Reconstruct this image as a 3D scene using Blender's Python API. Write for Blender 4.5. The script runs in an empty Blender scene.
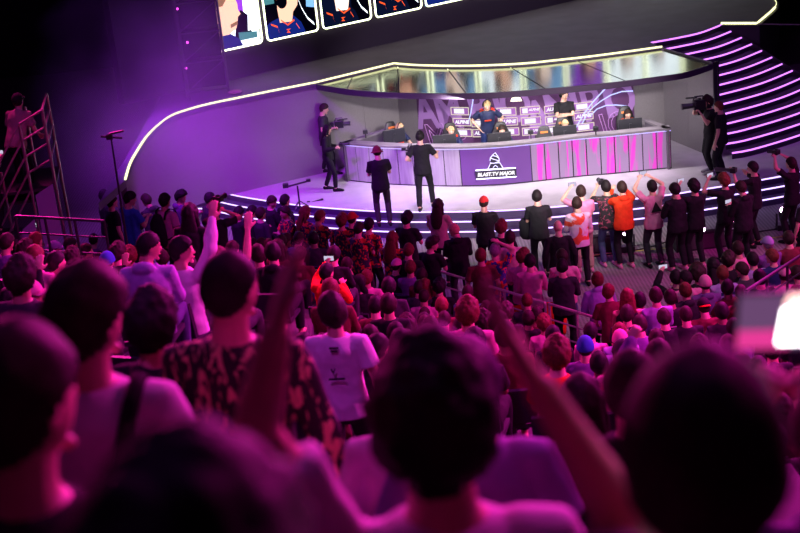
import bpy, math, random
from mathutils import Vector as V, Matrix, noise
random.seed(7)
col = bpy.context.scene.collection
PI = math.pi
# ------------------------------------------------------------------ camera geometry (30 m from the stage, high in the stands)
F = 1400.0; PITCH = math.radians(19.0); ROLL = 0.1; H = 9.3
FW = V((0, math.cos(PITCH), -math.sin(PITCH)))
_R0 = V((1, 0, 0)); _U0 = V((0, math.sin(PITCH), math.cos(PITCH)))
UP = _U0 * math.cos(ROLL) + _R0 * math.sin(ROLL)
RT = _R0 * math.cos(ROLL) - _U0 * math.sin(ROLL)
CAM = V((0, 0, H))
def ray(x, y): return FW + RT * ((x - 400) / F) + UP * ((266.5 - y) / F)
def at(x, y, z):
    d = ray(x, y); return CAM + d * ((z - H) / d.z)
def dep(x, y, D): return CAM + ray(x, y) * D
def crm(pts, n=8):
    """smooth curve through points"""
    out = []
    P = [V(p) for p in pts]
    for i in range(len(P) - 1):
        a = P[max(i - 1, 0)]; b = P[i]; c = P[i + 1]; d = P[min(i + 2, len(P) - 1)]
        for k in range(n):
            t = k / n
            out.append(0.5 * ((2 * b) + (c - a) * t + (2 * a - 5 * b + 4 * c - d) * t * t + (3 * b - a - 3 * c + d) * t ** 3))
    out.append(P[-1]); return out

# ------------------------------------------------------------------ materials
MATS = {}
def mat(name, color, rough=0.6, metal=0.0, emis=None, es=0.0, spec=0.5, nscale=0, namp=0.25, bump=0.0, bscale=60, coat=0):
    if name in MATS: return MATS[name]
    m = bpy.data.materials.new(name); m.use_nodes = True
    nt = m.node_tree; b = nt.nodes['Principled BSDF']
    b.inputs['Base Color'].default_value = (*color, 1)
    b.inputs['Roughness'].default_value = rough; b.inputs['Metallic'].default_value = metal
    b.inputs['Specular IOR Level'].default_value = spec
    if coat: b.inputs['Coat Weight'].default_value = coat
    if emis:
        b.inputs['Emission Color'].default_value = (*emis, 1); b.inputs['Emission Strength'].default_value = es
    if nscale or bump:
        tc = nt.nodes.new('ShaderNodeTexCoord')
    if nscale:
        n = nt.nodes.new('ShaderNodeTexNoise'); n.inputs['Scale'].default_value = nscale; n.inputs['Detail'].default_value = 4
        nt.links.new(tc.outputs['Object'], n.inputs['Vector'])
        mr = nt.nodes.new('ShaderNodeMapRange'); mr.inputs[1].default_value = .3; mr.inputs[2].default_value = .7
        mr.inputs[3].default_value = 1 - namp; mr.inputs[4].default_value = 1 + namp
        nt.links.new(n.outputs['Fac'], mr.inputs[0])
        mx = nt.nodes.new('ShaderNodeVectorMath'); mx.operation = 'SCALE'; mx.inputs[0].default_value = color
        nt.links.new(mr.outputs[0], mx.inputs['Scale']); nt.links.new(mx.outputs[0], b.inputs['Base Color'])
    if bump:
        n2 = nt.nodes.new('ShaderNodeTexNoise'); n2.inputs['Scale'].default_value = bscale
        nt.links.new(tc.outputs['Object'], n2.inputs['Vector'])
        bp = nt.nodes.new('ShaderNodeBump'); bp.inputs['Strength'].default_value = bump
        nt.links.new(n2.outputs['Fac'], bp.inputs['Height']); nt.links.new(bp.outputs[0], b.inputs['Normal'])
    MATS[name] = m; return m
def emit(name, color, s):
    if name in MATS: return MATS[name]
    m = bpy.data.materials.new(name); m.use_nodes = True; nt = m.node_tree
    nt.nodes.remove(nt.nodes['Principled BSDF']); e = nt.nodes.new('ShaderNodeEmission')
    e.inputs[0].default_value = (*color, 1); e.inputs[1].default_value = s
    nt.links.new(e.outputs[0], nt.nodes['Material Output'].inputs[0]); MATS[name] = m; return m
def splotch(name, cols, scale, rough=.8, thr=(.45, .55), stretch=(1, 1, 1), kind='noise'):
    """fabric or panel with blotches of the second colour on the first"""
    if name in MATS: return MATS[name]
    m = bpy.data.materials.new(name); m.use_nodes = True; nt = m.node_tree; b = nt.nodes['Principled BSDF']
    b.inputs['Roughness'].default_value = rough
    tc = nt.nodes.new('ShaderNodeTexCoord'); mp = nt.nodes.new('ShaderNodeMapping'); mp.inputs['Scale'].default_value = stretch
    nt.links.new(tc.outputs['Object'], mp.inputs['Vector'])
    if kind == 'noise':
        n = nt.nodes.new('ShaderNodeTexNoise'); n.inputs['Detail'].default_value = 2; out = n.outputs['Fac']; n.inputs['Distortion'].default_value = 1.0
    else:
        n = nt.nodes.new('ShaderNodeTexVoronoi'); n.feature = 'DISTANCE_TO_EDGE'; out = n.outputs['Distance']
    n.inputs['Scale'].default_value = scale
    nt.links.new(mp.outputs[0], n.inputs['Vector'])
    r = nt.nodes.new('ShaderNodeValToRGB'); r.color_ramp.elements[0].position = thr[0]; r.color_ramp.elements[1].position = thr[1]
    r.color_ramp.elements[0].color = (*cols[0], 1); r.color_ramp.elements[1].color = (*cols[1], 1)
    if len(cols) > 2:
        e = r.color_ramp.elements.new(min(.99, thr[1] + .08)); e.color = (*cols[2], 1)
    nt.links.new(out, r.inputs[0]); nt.links.new(r.outputs[0], b.inputs['Base Color'])
    MATS[name] = m; return m

# ------------------------------------------------------------------ mesh building
class MB:
    def __init__(s): s.v = []; s.f = []
    def add(s, vs, fs):
        o = len(s.v); s.v += [V(v) for v in vs]; s.f += [[i + o for i in f] for f in fs]; return s
    def box(s, c, d, rz=0, M=None, bev=0):
        hx, hy, hz = d[0] / 2, d[1] / 2, d[2] / 2
        vs = [V((x, y, z)) for x in (-hx, hx) for y in (-hy, hy) for z in (-hz, hz)]
        R = Matrix.Rotation(rz, 3, 'Z') if M is None else M
        return s.add([R @ v + V(c) for v in vs], [(0, 1, 3, 2), (4, 6, 7, 5), (0, 4, 5, 1), (2, 3, 7, 6), (0, 2, 6, 4), (1, 5, 7, 3)])
    def tube(s, pts, rad, seg=8, cap=True, sx=1.0, ref=None, rnd=False):
        pts = [V(p) for p in pts]; n = len(pts)
        if not hasattr(rad, '__len__'): rad = [rad] * n
        if rnd:   # rounded ends
            a = (pts[0] - pts[1]).normalized(); b = (pts[-1] - pts[-2]).normalized(); r0 = rad[0]; r1 = rad[-1]
            f0 = r0 if not hasattr(r0, '__len__') else min(r0); f1 = r1 if not hasattr(r1, '__len__') else min(r1)
            sc = lambda r, k: r * k if not hasattr(r, '__len__') else (r[0] * k, r[1] * k)
            pts = [pts[0] + a * f0 * .95, pts[0] + a * f0 * .7] + pts + [pts[-1] + b * f1 * .7, pts[-1] + b * f1 * .95]
            rad = [sc(r0, .3), sc(r0, .72)] + list(rad) + [sc(r1, .72), sc(r1, .3)]; n = len(pts)
        vs = []; fs = []; u = None
        for i in range(n):
            t = (pts[min(i + 1, n - 1)] - pts[max(i - 1, 0)]).normalized()
            if u is None:
                r = V(ref) if ref is not None else (V((0, 0, 1)) if abs(t.z) < .9 else V((1, 0, 0)))
            else: r = u
            u = (r - t * r.dot(t)); u = u.normalized() if u.length > 1e-6 else V((1, 0, 0))
            w = t.cross(u)
            ra = rad[i]; a, b = ra if hasattr(ra, '__len__') else (ra * sx, ra)
            for k in range(seg):
                an = 2 * PI * k / seg
                vs.append(pts[i] + u * (math.cos(an) * a) + w * (math.sin(an) * b))
        for i in range(n - 1):
            for k in range(seg):
                k2 = (k + 1) % seg
                fs.append((i * seg + k, i * seg + k2, (i + 1) * seg + k2, (i + 1) * seg + k))
        if cap: fs.append(tuple(range(seg))[::-1]); fs.append(tuple((n - 1) * seg + k for k in range(seg)))
        return s.add(vs, fs)
    def sph(s, c, r, nu=12, nv=8, fn=None, R=None):
        if not hasattr(r, '__len__'): r = (r, r, r)
        vs = []; fs = []
        for j in range(1, nv):
            th = PI * j / nv
            for i in range(nu):
                ph = 2 * PI * i / nu; d = V((math.sin(th) * math.cos(ph), math.sin(th) * math.sin(ph), math.cos(th)))
                vs.append(d)
        vs += [V((0, 0, 1)), V((0, 0, -1))]; a = len(vs) - 2; b = a + 1
        for j in range(nv - 2):
            for i in range(nu):
                i2 = (i + 1) % nu; fs.append((j * nu + i, (j + 1) * nu + i, (j + 1) * nu + i2, j * nu + i2))
        for i in range(nu):
            i2 = (i + 1) % nu; fs.append((a, i, i2)); fs.append((b, (nv - 2) * nu + i2, (nv - 2) * nu + i))
        out = []
        for d in vs:
            p = fn(d) if fn else V((d.x * r[0], d.y * r[1], d.z * r[2]))
            if R is not None: p = R @ p
            out.append(p + V(c))
        return s.add(out, fs)
    def prism(s, poly, z0, z1, M=None):
        """vertical prism of a 2D outline"""
        n = len(poly); vs = [V((p[0], p[1], z0)) for p in poly] + [V((p[0], p[1], z1)) for p in poly]
        if M is not None: vs = [M @ v for v in vs]
        fs = [tuple(range(n))[::-1], tuple(range(n, 2 * n))] + [(i, (i + 1) % n, n + (i + 1) % n, n + i) for i in range(n)]
        return s.add(vs, fs)
    def strip(s, A, B):
        """surface between two lines of points"""
        n = len(A); return s.add(list(A) + list(B), [(i, i + 1, n + i + 1, n + i) for i in range(n - 1)])
    def wallband(s, pts, z0, z1, th, out=1):
        """thick wall following a line of points; th to the right side of travel times out"""
        P = [V((p[0], p[1], 0)) for p in pts]; Q = offset(P, th * out); n = len(P)
        vs = []
        for L, z in ((P, z0), (P, z1), (Q, z1), (Q, z0)): vs += [V((p.x, p.y, z)) for p in L]
        fs = []
        for a in range(4):
            b = (a + 1) % 4
            fs += [(a * n + i, a * n + i + 1, b * n + i + 1, b * n + i) for i in range(n - 1)]
        fs += [(0, n, 2 * n, 3 * n), (n - 1, 4 * n - 1, 3 * n - 1, 2 * n - 1)]
        return s.add(vs, fs)
    def mesh(s, name, smooth=False):
        me = bpy.data.meshes.new(name); me.from_pydata([tuple(v) for v in s.v], [], s.f); me.update()
        if smooth: me.polygons.foreach_set('use_smooth', [True] * len(me.polygons))
        return me
    def build(s, name, m, parent=None, smooth=False, bevel=0, loc=None):
        o = bpy.data.objects.new(name, s.mesh(name, smooth)); col.objects.link(o)
        if m: o.data.materials.append(m)
        if parent is not None: o.parent = parent
        if loc is not None: o.location = loc
        if bevel:
            b = o.modifiers.new('bevel', 'BEVEL'); b.width = bevel; b.segments = 2; b.limit_method = 'ANGLE'
        return o
def offset(P, d):
    out = []
    for i in range(len(P)):
        t = (P[min(i + 1, len(P) - 1)] - P[max(i - 1, 0)]); t.z = 0; t.normalize()
        out.append(P[i] + V((t.y, -t.x, 0)) * d)
    return out
def tag(o, label=None, cat=None, group=None, kind=None):
    if label: o['label'] = label
    if cat: o['category'] = cat
    if group: o['group'] = group
    if kind: o['kind'] = kind
    return o
def thing(name, loc, rz, label, cat, group=None):
    o = bpy.data.objects.new(name, None); col.objects.link(o); o.empty_display_size = .1
    o.location = loc; o.rotation_euler = (0, 0, rz); return tag(o, label, cat, group)
def copy_tree(o, parent=None):
    c = o.copy(); col.objects.link(c); c.parent = parent
    for ch in o.children: copy_tree(ch, c)
    return c
def put(me, name, m, parent, loc=None, rot=None, M=None):
    """an object sharing mesh data, with its own material"""
    o = bpy.data.objects.new(name, me); col.objects.link(o)
    if not me.materials: me.materials.append(None)
    o.material_slots[0].link = 'OBJECT'; o.material_slots[0].material = m
    if parent is not None: o.parent = parent
    if M is not None: o.matrix_local = M
    if loc is not None: o.location = loc
    if rot is not None: o.rotation_euler = rot
    return o
def remesh(mb, name, vox, smooth=3):
    me = mb.mesh(name); ob = bpy.data.objects.new('tmp', me); col.objects.link(ob)
    r = ob.modifiers.new('r', 'REMESH'); r.mode = 'VOXEL'; r.voxel_size = vox
    if smooth:
        q = ob.modifiers.new('s', 'SMOOTH'); q.factor = .5; q.iterations = smooth
    dg = bpy.context.evaluated_depsgraph_get(); out = bpy.data.meshes.new_from_object(ob.evaluated_get(dg))
    out.name = name; bpy.data.objects.remove(ob); bpy.data.meshes.remove(me)
    out.polygons.foreach_set('use_smooth', [True] * len(out.polygons)); return out

def displace(me, fn):
    n = len(me.vertices); co = [0.0] * (3 * n); no = [0.0] * (3 * n)
    me.vertices.foreach_get('co', co); me.vertex_normals.foreach_get('vector', no)
    for i in range(n):
        j = 3 * i; k = fn(V(co[j:j + 3])); co[j] += no[j] * k; co[j + 1] += no[j + 1] * k; co[j + 2] += no[j + 2] * k
    me.vertices.foreach_set('co', co); me.update()

# ------------------------------------------------------------------ people
def headpt(d):
    x = .080 * d.x; y = .100 * d.y; z = .123 * d.z
    if d.z < 0:
        x *= 1 - .32 * d.z * d.z
        if d.y < 0: y *= 1 + .45 * d.z
        else: y *= 1 + .06 * d.z
    return V((x, y, z))
def head_mb(mb, M):
    R = M.to_3x3(); c = M.to_translation()
    mb.sph(c, 1, 24, 16, fn=headpt, R=R)
    T = lambda p: c + R @ V(p)
    mb.tube([T((0, .088, .022)), T((0, .106, -.012)), T((0, .108, -.024))], [.008, .012, .014], 8, rnd=True)
    for s in (-1, 1):
        mb.sph(T((s * .079, -.004, -.002)), (.010, .020, .031), 8, 6, R=R)
        mb.sph(T((s * .03, .084, .034)), (.024, .012, .008), 8, 5, R=R)
    mb.sph(T((0, .088, -.055)), (.024, .010, .007), 8, 5, R=R); mb.sph(T((0, .088, -.069)), (.02, .009, .006), 8, 5, R=R)
    mb.sph(T((0, .080, -.103)), (.024, .018, .016), 8, 5, R=R)
def hand_mb(mb, w, d, n, side, curl=.35, fr=.009):
    """palm, four unequal fingers with two bends, and a thumb from the side of the palm"""
    d = V(d).normalized(); n = V(n); n = (n - d * n.dot(d)).normalized(); s = d.cross(n) * side   # s points to the thumb side
    w = V(w)
    mb.tube([w - d * .02, w + d * .02, w + d * .06, w + d * .092], [(.026, .02), (.036, .016), (.042, .015), (.040, .012)], 10, ref=s, rnd=True)
    for i, (o, L) in enumerate(((.031, .074), (.0105, .083), (-.0105, .077), (-.031, .060))):
        b = w + d * (.088 - (.006 if i == 3 else 0)) + s * o; dd = (d + s * o * 2.2).normalized(); p = b - dd * .02; pts = [p, b]; a = 0
        for k, fl in enumerate((.44, .31, .25)):
            a += curl * (.7 if k == 0 else .9); b = b + (dd * math.cos(a) + n * math.sin(a)) * L * fl; pts.append(b)
        mb.tube(pts, [fr, fr, fr * .97, fr * .9, fr * .8], 8, rnd=True)
    b = w + d * .028 + s * .032; t = (s * .75 + d * .65 + n * .25).normalized(); t2 = (s * .35 + d * .85 + n * (.3 + curl * .3)).normalized()
    mb.tube([w + d * .02 + s * .012, b, b + t * .034, b + t * .034 + t2 * .03], [.015, .0135, .0115, .0095], 8, rnd=True)
def ik(S, T, l1, l2, pole):
    S = V(S); T = V(T); d = T - S; L = min(d.length, (l1 + l2) * .998); u = d.normalized(); T = S + u * L
    a = (l1 * l1 - l2 * l2 + L * L) / (2 * L); h = math.sqrt(max(0, l1 * l1 - a * a))
    p = V(pole); p = (p - u * p.dot(u)).normalized()
    return S + u * a + p * h, T
# hand targets are in torso space (origin at the hips, z up the spine, y to the front)
POSES = {
 'stand':  dict(LH=(-.27, .06, -.06), RH=(.27, .04, -.06)),
 'front':  dict(LH=(-.07, .30, .27), RH=(.08, .31, .28), hp=-12, curl=.9),
 'cross':  dict(LH=(.06, .21, .27), RH=(-.05, .24, .24), lp=(-1, .1, -.7), rp=(1, .1, -.7), curl=.7),
 'cam2':   dict(LH=(-.09, .30, .62), RH=(.10, .28, .61), curl=1.0),
 'cam2hi': dict(LH=(-.12, .30, .80), RH=(.12, .28, .80), lp=(-1, .2, .2), rp=(1, .2, .2), curl=.9, hp=6),
 'cam1':   dict(LH=(-.10, .30, .58), RH=(.12, .22, .60), curl=.9),
 'cam1hi': dict(LH=(-.17, .28, .70), RH=(.06, .30, .34), curl=.9),
 'longlens': dict(LH=(-.18, .36, .63), RH=(.06, .20, .60), curl=1.1, lp=(-.6, .3, -1), rp=(1, 0, -.6)),
 'onhead': dict(LH=(-.26, .12, .08), RH=(.08, .02, .84), lp=(-1, -.5, 0), rp=(1, .1, .3), curl=.5, hp=-6),
 'hips':   dict(LH=(-.20, .06, .06), RH=(.21, .05, .06), lp=(-1, -.5, 0), rp=(1, -.5, 0), curl=.4, hp=-26, lean=16),
 'shoulder': dict(LH=(-.24, .28, .50), RH=(.10, .26, .62), curl=1.0, lp=(-.5, 0, -1)),
 'gimbal': dict(LH=(-.30, .18, .16), RH=(.30, .26, .26), curl=1.1, hp=-14, feet=((-.12, -.16), (.14, .14))),
 'armscr': dict(LH=(.07, .21, .27), RH=(-.06, .25, .24), lp=(-1, .1, -.7), rp=(1, .1, -.7), curl=.6, hp=-4),
 'lean':   dict(LH=(-.16, .38, .20), RH=(.18, .38, .20), lean=26, hp=14, curl=.8),
 'raise':  dict(LH=(-.25, .05, -.04), RH=(.30, .10, .98), rp=(1, -.2, 0), curl=.15),
 'waveL':  dict(LH=(-.26, .16, .94), RH=(.26, .06, -.04), lp=(-1, -.2, 0), curl=.15),
 'sit':    dict(sit=1, LH=(-.13, .36, .10), RH=(.13, .36, .10), lean=6, curl=.5),
 'sitf':   dict(sit=1, LH=(-.05, .34, .34), RH=(.06, .35, .34), lean=10, curl=.9, hp=-8),
 'sitfold': dict(sit=1, LH=(.06, .21, .22), RH=(-.05, .24, .20), lp=(-1, .1, -.7), rp=(1, .1, -.7), lean=2, curl=.7),
 'sitcam': dict(sit=1, LH=(-.12, .36, .72), RH=(.12, .34, .42), lean=4, curl=.9),
 'sitR':   dict(sit=1, LH=(-.13, .36, .10), RH=(.30, .14, .96), rp=(1, -.2, 0), lean=2, curl=.2),
 'desk':   dict(sit=1, LH=(-.20, .46, .26), RH=(.20, .46, .26), lean=10, hp=-10, curl=.6),
}
BODY = {}
def pose_geo(pose, yaw=0, pitch=0):
    P = POSES[pose]; sit = P.get('sit'); hz = .50 if sit else .93
    T = Matrix.Translation((0, 0, hz)) @ Matrix.Rotation(-math.radians(P.get('lean', 0)), 4, 'X')
    t = lambda x, y, z: T @ V((x, y, z))
    HM = T @ Matrix.Translation((0, .012, .572)) @ Matrix.Rotation(math.radians(P.get('lean', 0) * .8), 4, 'X') @ Matrix.Rotation(math.radians(yaw), 4, 'Z') @ Matrix.Rotation(math.radians(P.get('hp', 0) + pitch), 4, 'X') @ Matrix.Translation((0, .018, .108))
    SL, SR = t(-.178, 0, .462), t(.178, 0, .462)
    el, wl = ik(SL, t(*P['LH']), .285, .26, T.to_3x3() @ V(P.get('lp', (-.5, -.35, -.8))))
    er, wr = ik(SR, t(*P['RH']), .285, .26, T.to_3x3() @ V(P.get('rp', (.5, -.35, -.8))))
    legs = []
    for s in (-1, 1):
        hip = V((s * .092, 0, hz - .02))
        if sit: kn = V((s * .13, .43, .50)); an = V((s * .13, .40, .09))
        else:
            f = P.get('feet', ((-.11, .02), (.12, -.03)))[0 if s < 0 else 1]
            kn, an = ik(hip, (f[0], f[1], .085), .43, .425, (s * .15, 1, 0))
        legs.append((hip, kn, an))
    return dict(P=P, T=T, t=t, HM=HM, SL=SL, SR=SR, el=el, wl=wl, er=er, wr=wr, legs=legs, hz=hz)
def bodyset(pose, yaw=0, pitch=0, sleeve='short', fine=False):
    key = (pose, yaw, pitch, sleeve, fine)
    if key in BODY: return BODY[key]
    g = pose_geo(pose, yaw, pitch); t = g['t']; P = g['P']; T3 = g['T'].to_3x3()
    bk = (pose, yaw, pitch, fine)
    if bk not in BODY:
        b = MB(); X = T3 @ V((1, 0, 0))
        b.tube([t(0, 0, z) for z in (-.08, 0, .10, .22, .34, .43, .49, .53)], [(.15, .10), (.165, .112), (.150, .104), (.143, .098), (.160, .108), (.160, .102), (.118, .078), (.066, .06)], 16, ref=X, rnd=True)
        hc = g['HM'].to_translation()
        b.tube([t(0, -.008, .49), t(0, 0, .56), hc + V((0, 0, -.03))], [.070, .061, .058], 12)
        head_mb(b, g['HM'])
        for S, E, W, sd in ((g['SL'], g['el'], g['wl'], -1), (g['SR'], g['er'], g['wr'], 1)):
            b.tube([S - X * sd * .05, S, S.lerp(E, .4), E], [.050, .053, .047, .039], 10, rnd=True)
            b.tube([E, E.lerp(W, .3), W.lerp(E, .2), W], [.039, .040, .028, .025], 10, rnd=True)
            d = (W - E).normalized(); pn = V((-sd, 0, 0)) if abs(d.z) > .6 and abs(d.y) < .7 and P.get('curl', .35) < .5 else V((0, .5, -1))
            if pose in ('raise', 'waveL', 'sitR') : pn = V((-sd * .5, 1, 0))
            hand_mb(b, W, d, pn, sd if False else (1 if sd < 0 else -1), P.get('curl', .35), .0098)
        for hip, kn, an in g['legs']:
            b.tube([hip, hip.lerp(kn, .5), kn], [.084, .074, .056], 12, rnd=True)
            b.tube([kn, kn.lerp(an, .35), an], [.055, .056, .036], 12, rnd=True)
            b.tube([an + V((0, -.03, -.045)), an + V((0, .05, -.05)), an + V((0, .16, -.06))], [.034, .036, .024], 10, rnd=True)
        BODY[bk] = remesh(b, 'body_' + pose, .0075 if fine else .0105, 3)
    sk = ('shirt', pose, sleeve)
    if sk not in BODY:
        b = MB(); X = T3 @ V((1, 0, 0)); e = .034 if sleeve == 'hood' else .024
        lo = -.12 if not P.get('sit') else -.08
        b.tube([t(0, 0, z) for z in (lo, 0, .10, .22, .34, .43, .49, .525)], [(.182 + e * .6, .130 + e * .6), (.172 + e, .120 + e), (.152 + e, .104 + e), (.147 + e, .098 + e), (.162 + e * .9, .108 + e), (.160 + e * .8, .102 + e * .8), (.116 + e * .8, .078 + e * .8), (.066 + e * .6, .062 + e * .6)], 20, ref=X)
        for S, E, W, sd in ((g['SL'], g['el'], g['wl'], -1), (g['SR'], g['er'], g['wr'], 1)):
            if sleeve == 'tank': continue
            b.tube([S - X * sd * .06, S, S.lerp(E, .35), S.lerp(E, .72 if sleeve == 'short' else 1)], [.050 + e * .3, .054 + e * .5, .050 + e * .6, (.056 if sleeve == 'short' else .044) + e * .7], 12, rnd=sleeve != 'short')
            if sleeve != 'short': b.tube([E, E.lerp(W, .4), E.lerp(W, .96)], [.044 + e * .7, .042 + e * .7, .028 + e * .6], 12, rnd=True)
        if sleeve == 'hood':
            b.sph(t(0, -.085, .51), (.10, .055, .06), 14, 8); b.tube([t(-.09, -.02, .53), t(-.06, .07, .49), t(.06, .07, .49), t(.09, -.02, .53)], .022, 8, rnd=True)
        me = remesh(b, 'top_' + pose, .012, 3)
        displace(me, lambda c: noise.noise(c * 6 + V((3, 1, 2))) * .012 + noise.noise(V((c.x * 14 + c.z * 6, c.y * 9, c.z * 13))) * .007)
        BODY[sk] = me
    tk = ('legs', pose)
    if tk not in BODY:
        b = MB()
        hz = g['hz']; X = V((1, 0, 0))
        b.tube([t(0, 0, -.09), t(0, 0, 0), t(0, 0, .06)], [(.162, .112), (.166, .114), (.150, .104)], 16, ref=X, rnd=True)
        for hip, kn, an in g['legs']:
            b.tube([hip, hip.lerp(kn, .5), kn], [.090, .084, .066], 12, rnd=True)
            b.tube([kn, kn.lerp(an, .4), an + V((0, 0, .02))], [.068, .066, .055], 12)
        me = remesh(b, 'trousers', .013, 3)
        displace(me, lambda c: noise.noise(c * 12) * .006)
        BODY[tk] = me
        sh2 = []
        for hip, kn, an in g['legs']:
            z = an.z - .085
            b = MB(); sh2.append(b); b.tube([V((an.x, an.y - .05, z + .045)), V((an.x, an.y + .03, z + .05)), V((an.x, an.y + .12, z + .038)), V((an.x, an.y + .19, z + .028))], [(.046, .036), (.050, .042), (.036, .047), (.028, .042)], 12, ref=(0, 0, 1), rnd=True)
        BODY[('shoes', pose)] = [q.mesh('shoe', True) for q in sh2]
    BODY[key] = (BODY[bk], BODY[sk], BODY[tk], BODY[('shoes', pose)], g)
    return BODY[key]
HAIR = {}
def hair_mesh(kind):
    if kind in HAIR: return HAIR[kind]
    b = MB()
    th = dict(short=.020, buzz=.009, curly=.034, afro=.062, long=.026, bun=.018, fringe=.024, quiff=.030, tail=.014).get(kind, .014)
    def fn(d):
        az = math.atan2(d.y, abs(d.x))  # pi/2 front, -pi/2 back
        if az > 0: h = -.06 + (.54 if kind != 'fringe' else .38) * (az / (PI / 2)) ** .7
        else: h = -.06 - .66 * (-az / (PI / 2)) ** .5
        if kind in ('long',): h = min(h, .1 + (.4 if az > .7 else -1.0))
        m = max(0, min(1, (d.z - h) / .10 + .5)); m = m * m * (3 - 2 * m)
        p = headpt(d); u = p.normalized()
        amp = dict(curly=.018, afro=.020, short=.006, fringe=.008, quiff=.008, long=.006, bun=.004).get(kind, .002); fr = 38 if kind in ('curly', 'afro') else 24
        k = th * (1 + (.9 * max(0, d.z) * max(0, d.y + .4) if kind in ('quiff', 'curly') else .25 * max(0, d.z))) + noise.noise(p * fr) * amp + (noise.noise(p * 90) * amp * .5 if kind in ('curly', 'afro') else 0)
        return p + u * (m * k - (1 - m) * .012)
    b.sph((0, 0, 0), 1, 44, 30, fn=fn)
    if kind == 'long':
        b.tube([(0, -.045, .05), (0, -.065, -.08), (0, -.085, -.20), (0, -.10, -.33), (0, -.10, -.42)], [(.088, .06), (.100, .055), (.125, .048), (.115, .036), (.07, .02)], 18, ref=(1, 0, 0), rnd=True)
        for s in (-1, 1): b.tube([(s * .07, .0, .06), (s * .088, .0, -.06), (s * .10, .0, -.18), (s * .10, .03, -.28)], [.024, .028, .028, .012], 10, rnd=True)
        for v in b.v: v += V((noise.noise(v * 22), noise.noise(v * 22 + V((9, 0, 0))), 0)) * .010
    if kind == 'bun':
        b.sph((0, -.09, .085), .042, 14, 10)
    if kind == 'tail':
        b.tube([(0, -.09, .05), (0, -.14, .04), (0, -.15, -.06), (0, -.13, -.16)], [.022, .028, .024, .008], 10, rnd=True)
    HAIR[kind] = b.mesh('hair_' + kind, True); return HAIR[kind]
def gear_mesh(kind):
    """caps, beanies and headsets in head space"""
    if kind in HAIR: return HAIR[kind]
    b = MB()
    if kind in ('cap', 'beanie', 'bucket'):
        lo = {'cap': .22, 'beanie': .02, 'bucket': .2}[kind]; k = {'cap': .020, 'beanie': .024, 'bucket': .020}[kind]
        def fn(d):
            h = lo - (.12 if d.y < 0 else 0) * min(1, -min(0, d.y)); m = max(0, min(1, (d.z - h) / .06 + .5))
            p = headpt(d); r = p.length + k + (.008 * d.z if kind == 'beanie' else 0)
            return p.normalized() * (r if m > .5 else p.length * .93)
        b.sph((0, 0, 0), 1, 32, 26, fn=fn)
        if kind == 'cap': b.sph((0, 0, .144), (.008, .008, .005), 8, 5)
        if kind == 'beanie': b.tube([V((math.cos(a) * .094, math.sin(a) * .112, .010 + .012 * math.sin(a))) for a in [i * PI / 12 for i in range(25)]], .013, 6, cap=False)
        if kind == 'bucket':
            n = 28; A = [V((math.cos(a) * .094, math.sin(a) * .112, .03)) for a in [i * 2 * PI / n for i in range(n + 1)]]; B = [V((v.x * 1.45, v.y * 1.4, -.005)) for v in A]
            b.strip(A, B); b.strip([v - V((0, 0, .004)) for v in B], [v - V((0, 0, .004)) for v in A])
    if kind == 'brim':
        pts = []; n = 12
        top = []; bot = []
        for r in (0, 1):
            for i in range(n + 1):
                a = PI * (.12 + .76 * i / n); x = math.cos(a) * .085; y = math.sin(a) * .10 + (.075 * math.sin(a) ** .7 if r else 0)
                top.append(V((x, y, .036 + (-.016 if r else 0) - .010 * (abs(x) / .085) ** 2)))
        b.add(top + [v - V((0, 0, .004)) for v in top], [(i, i + 1, n + 2 + i, n + 1 + i) for i in range(n)] + [(2 * n + 2 + i + 1, 2 * n + 2 + i, 2 * n + 2 + n + 1 + i, 2 * n + 2 + n + 2 + i) for i in range(n)] + [(n + 1 + i, n + 2 + i, 2 * n + 2 + n + 2 + i, 2 * n + 2 + n + 1 + i) for i in range(n)])
    if kind == 'headset':
        b.tube([V((math.cos(a) * .100, -.005, math.sin(a) * .155)) for a in [PI * (.03 + .94 * i / 16) for i in range(17)]], .012, 8, rnd=True)
        for s in (-1, 1): b.tube([(s * .075, -.005, -.004), (s * .112, -.005, -.004)], [.040, .036], 14, ref=(0, 0, 1))
        b.tube([(-.10, .0, -.02), (-.09, .08, -.055), (-.04, .115, -.062)], .005, 6, rnd=True)
    if kind == 'eye':
        b.sph((0, 0, 0), (.012, .004, .0058), 10, 6)
    if kind == 'mouth':
        b.tube([(-.022, 0, 0), (0, .006, -.001), (.022, 0, 0)], [.003, .0055, .003], 8, rnd=True)
    if kind == 'iris': b.sph((0, 0, 0), (.0056, .003, .0056), 8, 6)
    HAIR[kind] = b.mesh(kind, True); return HAIR[kind]

SKINS = [mat('skin_light', (.62, .36, .26), .55, nscale=14, namp=.1), mat('skin_tan', (.48, .26, .17), .55, nscale=14, namp=.1), mat('skin_brown', (.22, .11, .07), .55, nscale=14, namp=.1)]
HC = {k: mat('hair_' + k, c, .65, spec=.2, bump=.6, bscale=90, nscale=60, namp=.35) for k, c in dict(black=(.012, .009, .010), dark=(.028, .015, .012), red=(.13, .035, .02), blond=(.50, .33, .16), grey=(.25, .22, .22), purple=(.10, .03, .12)).items()}
CL = {}
for k, c in dict(black=(.012, .011, .014), charcoal=(.035, .033, .04), white=(.75, .72, .75), grey=(.22, .21, .24), pink=(.62, .22, .36), blue=(.03, .13, .42), navy=(.015, .025, .10), red=(.45, .015, .02),
                 orange=(.78, .05, .012), lavender=(.34, .27, .52), teal=(.05, .16, .15), maroon=(.14, .02, .03), tan=(.40, .26, .22), purple=(.16, .07, .24), green=(.05, .09, .03), denim=(.06, .07, .16)).items():
    CL[k] = mat('cloth_' + k, c, .85, spec=.2, nscale=9, namp=.12, bump=.15, bscale=200)
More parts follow.
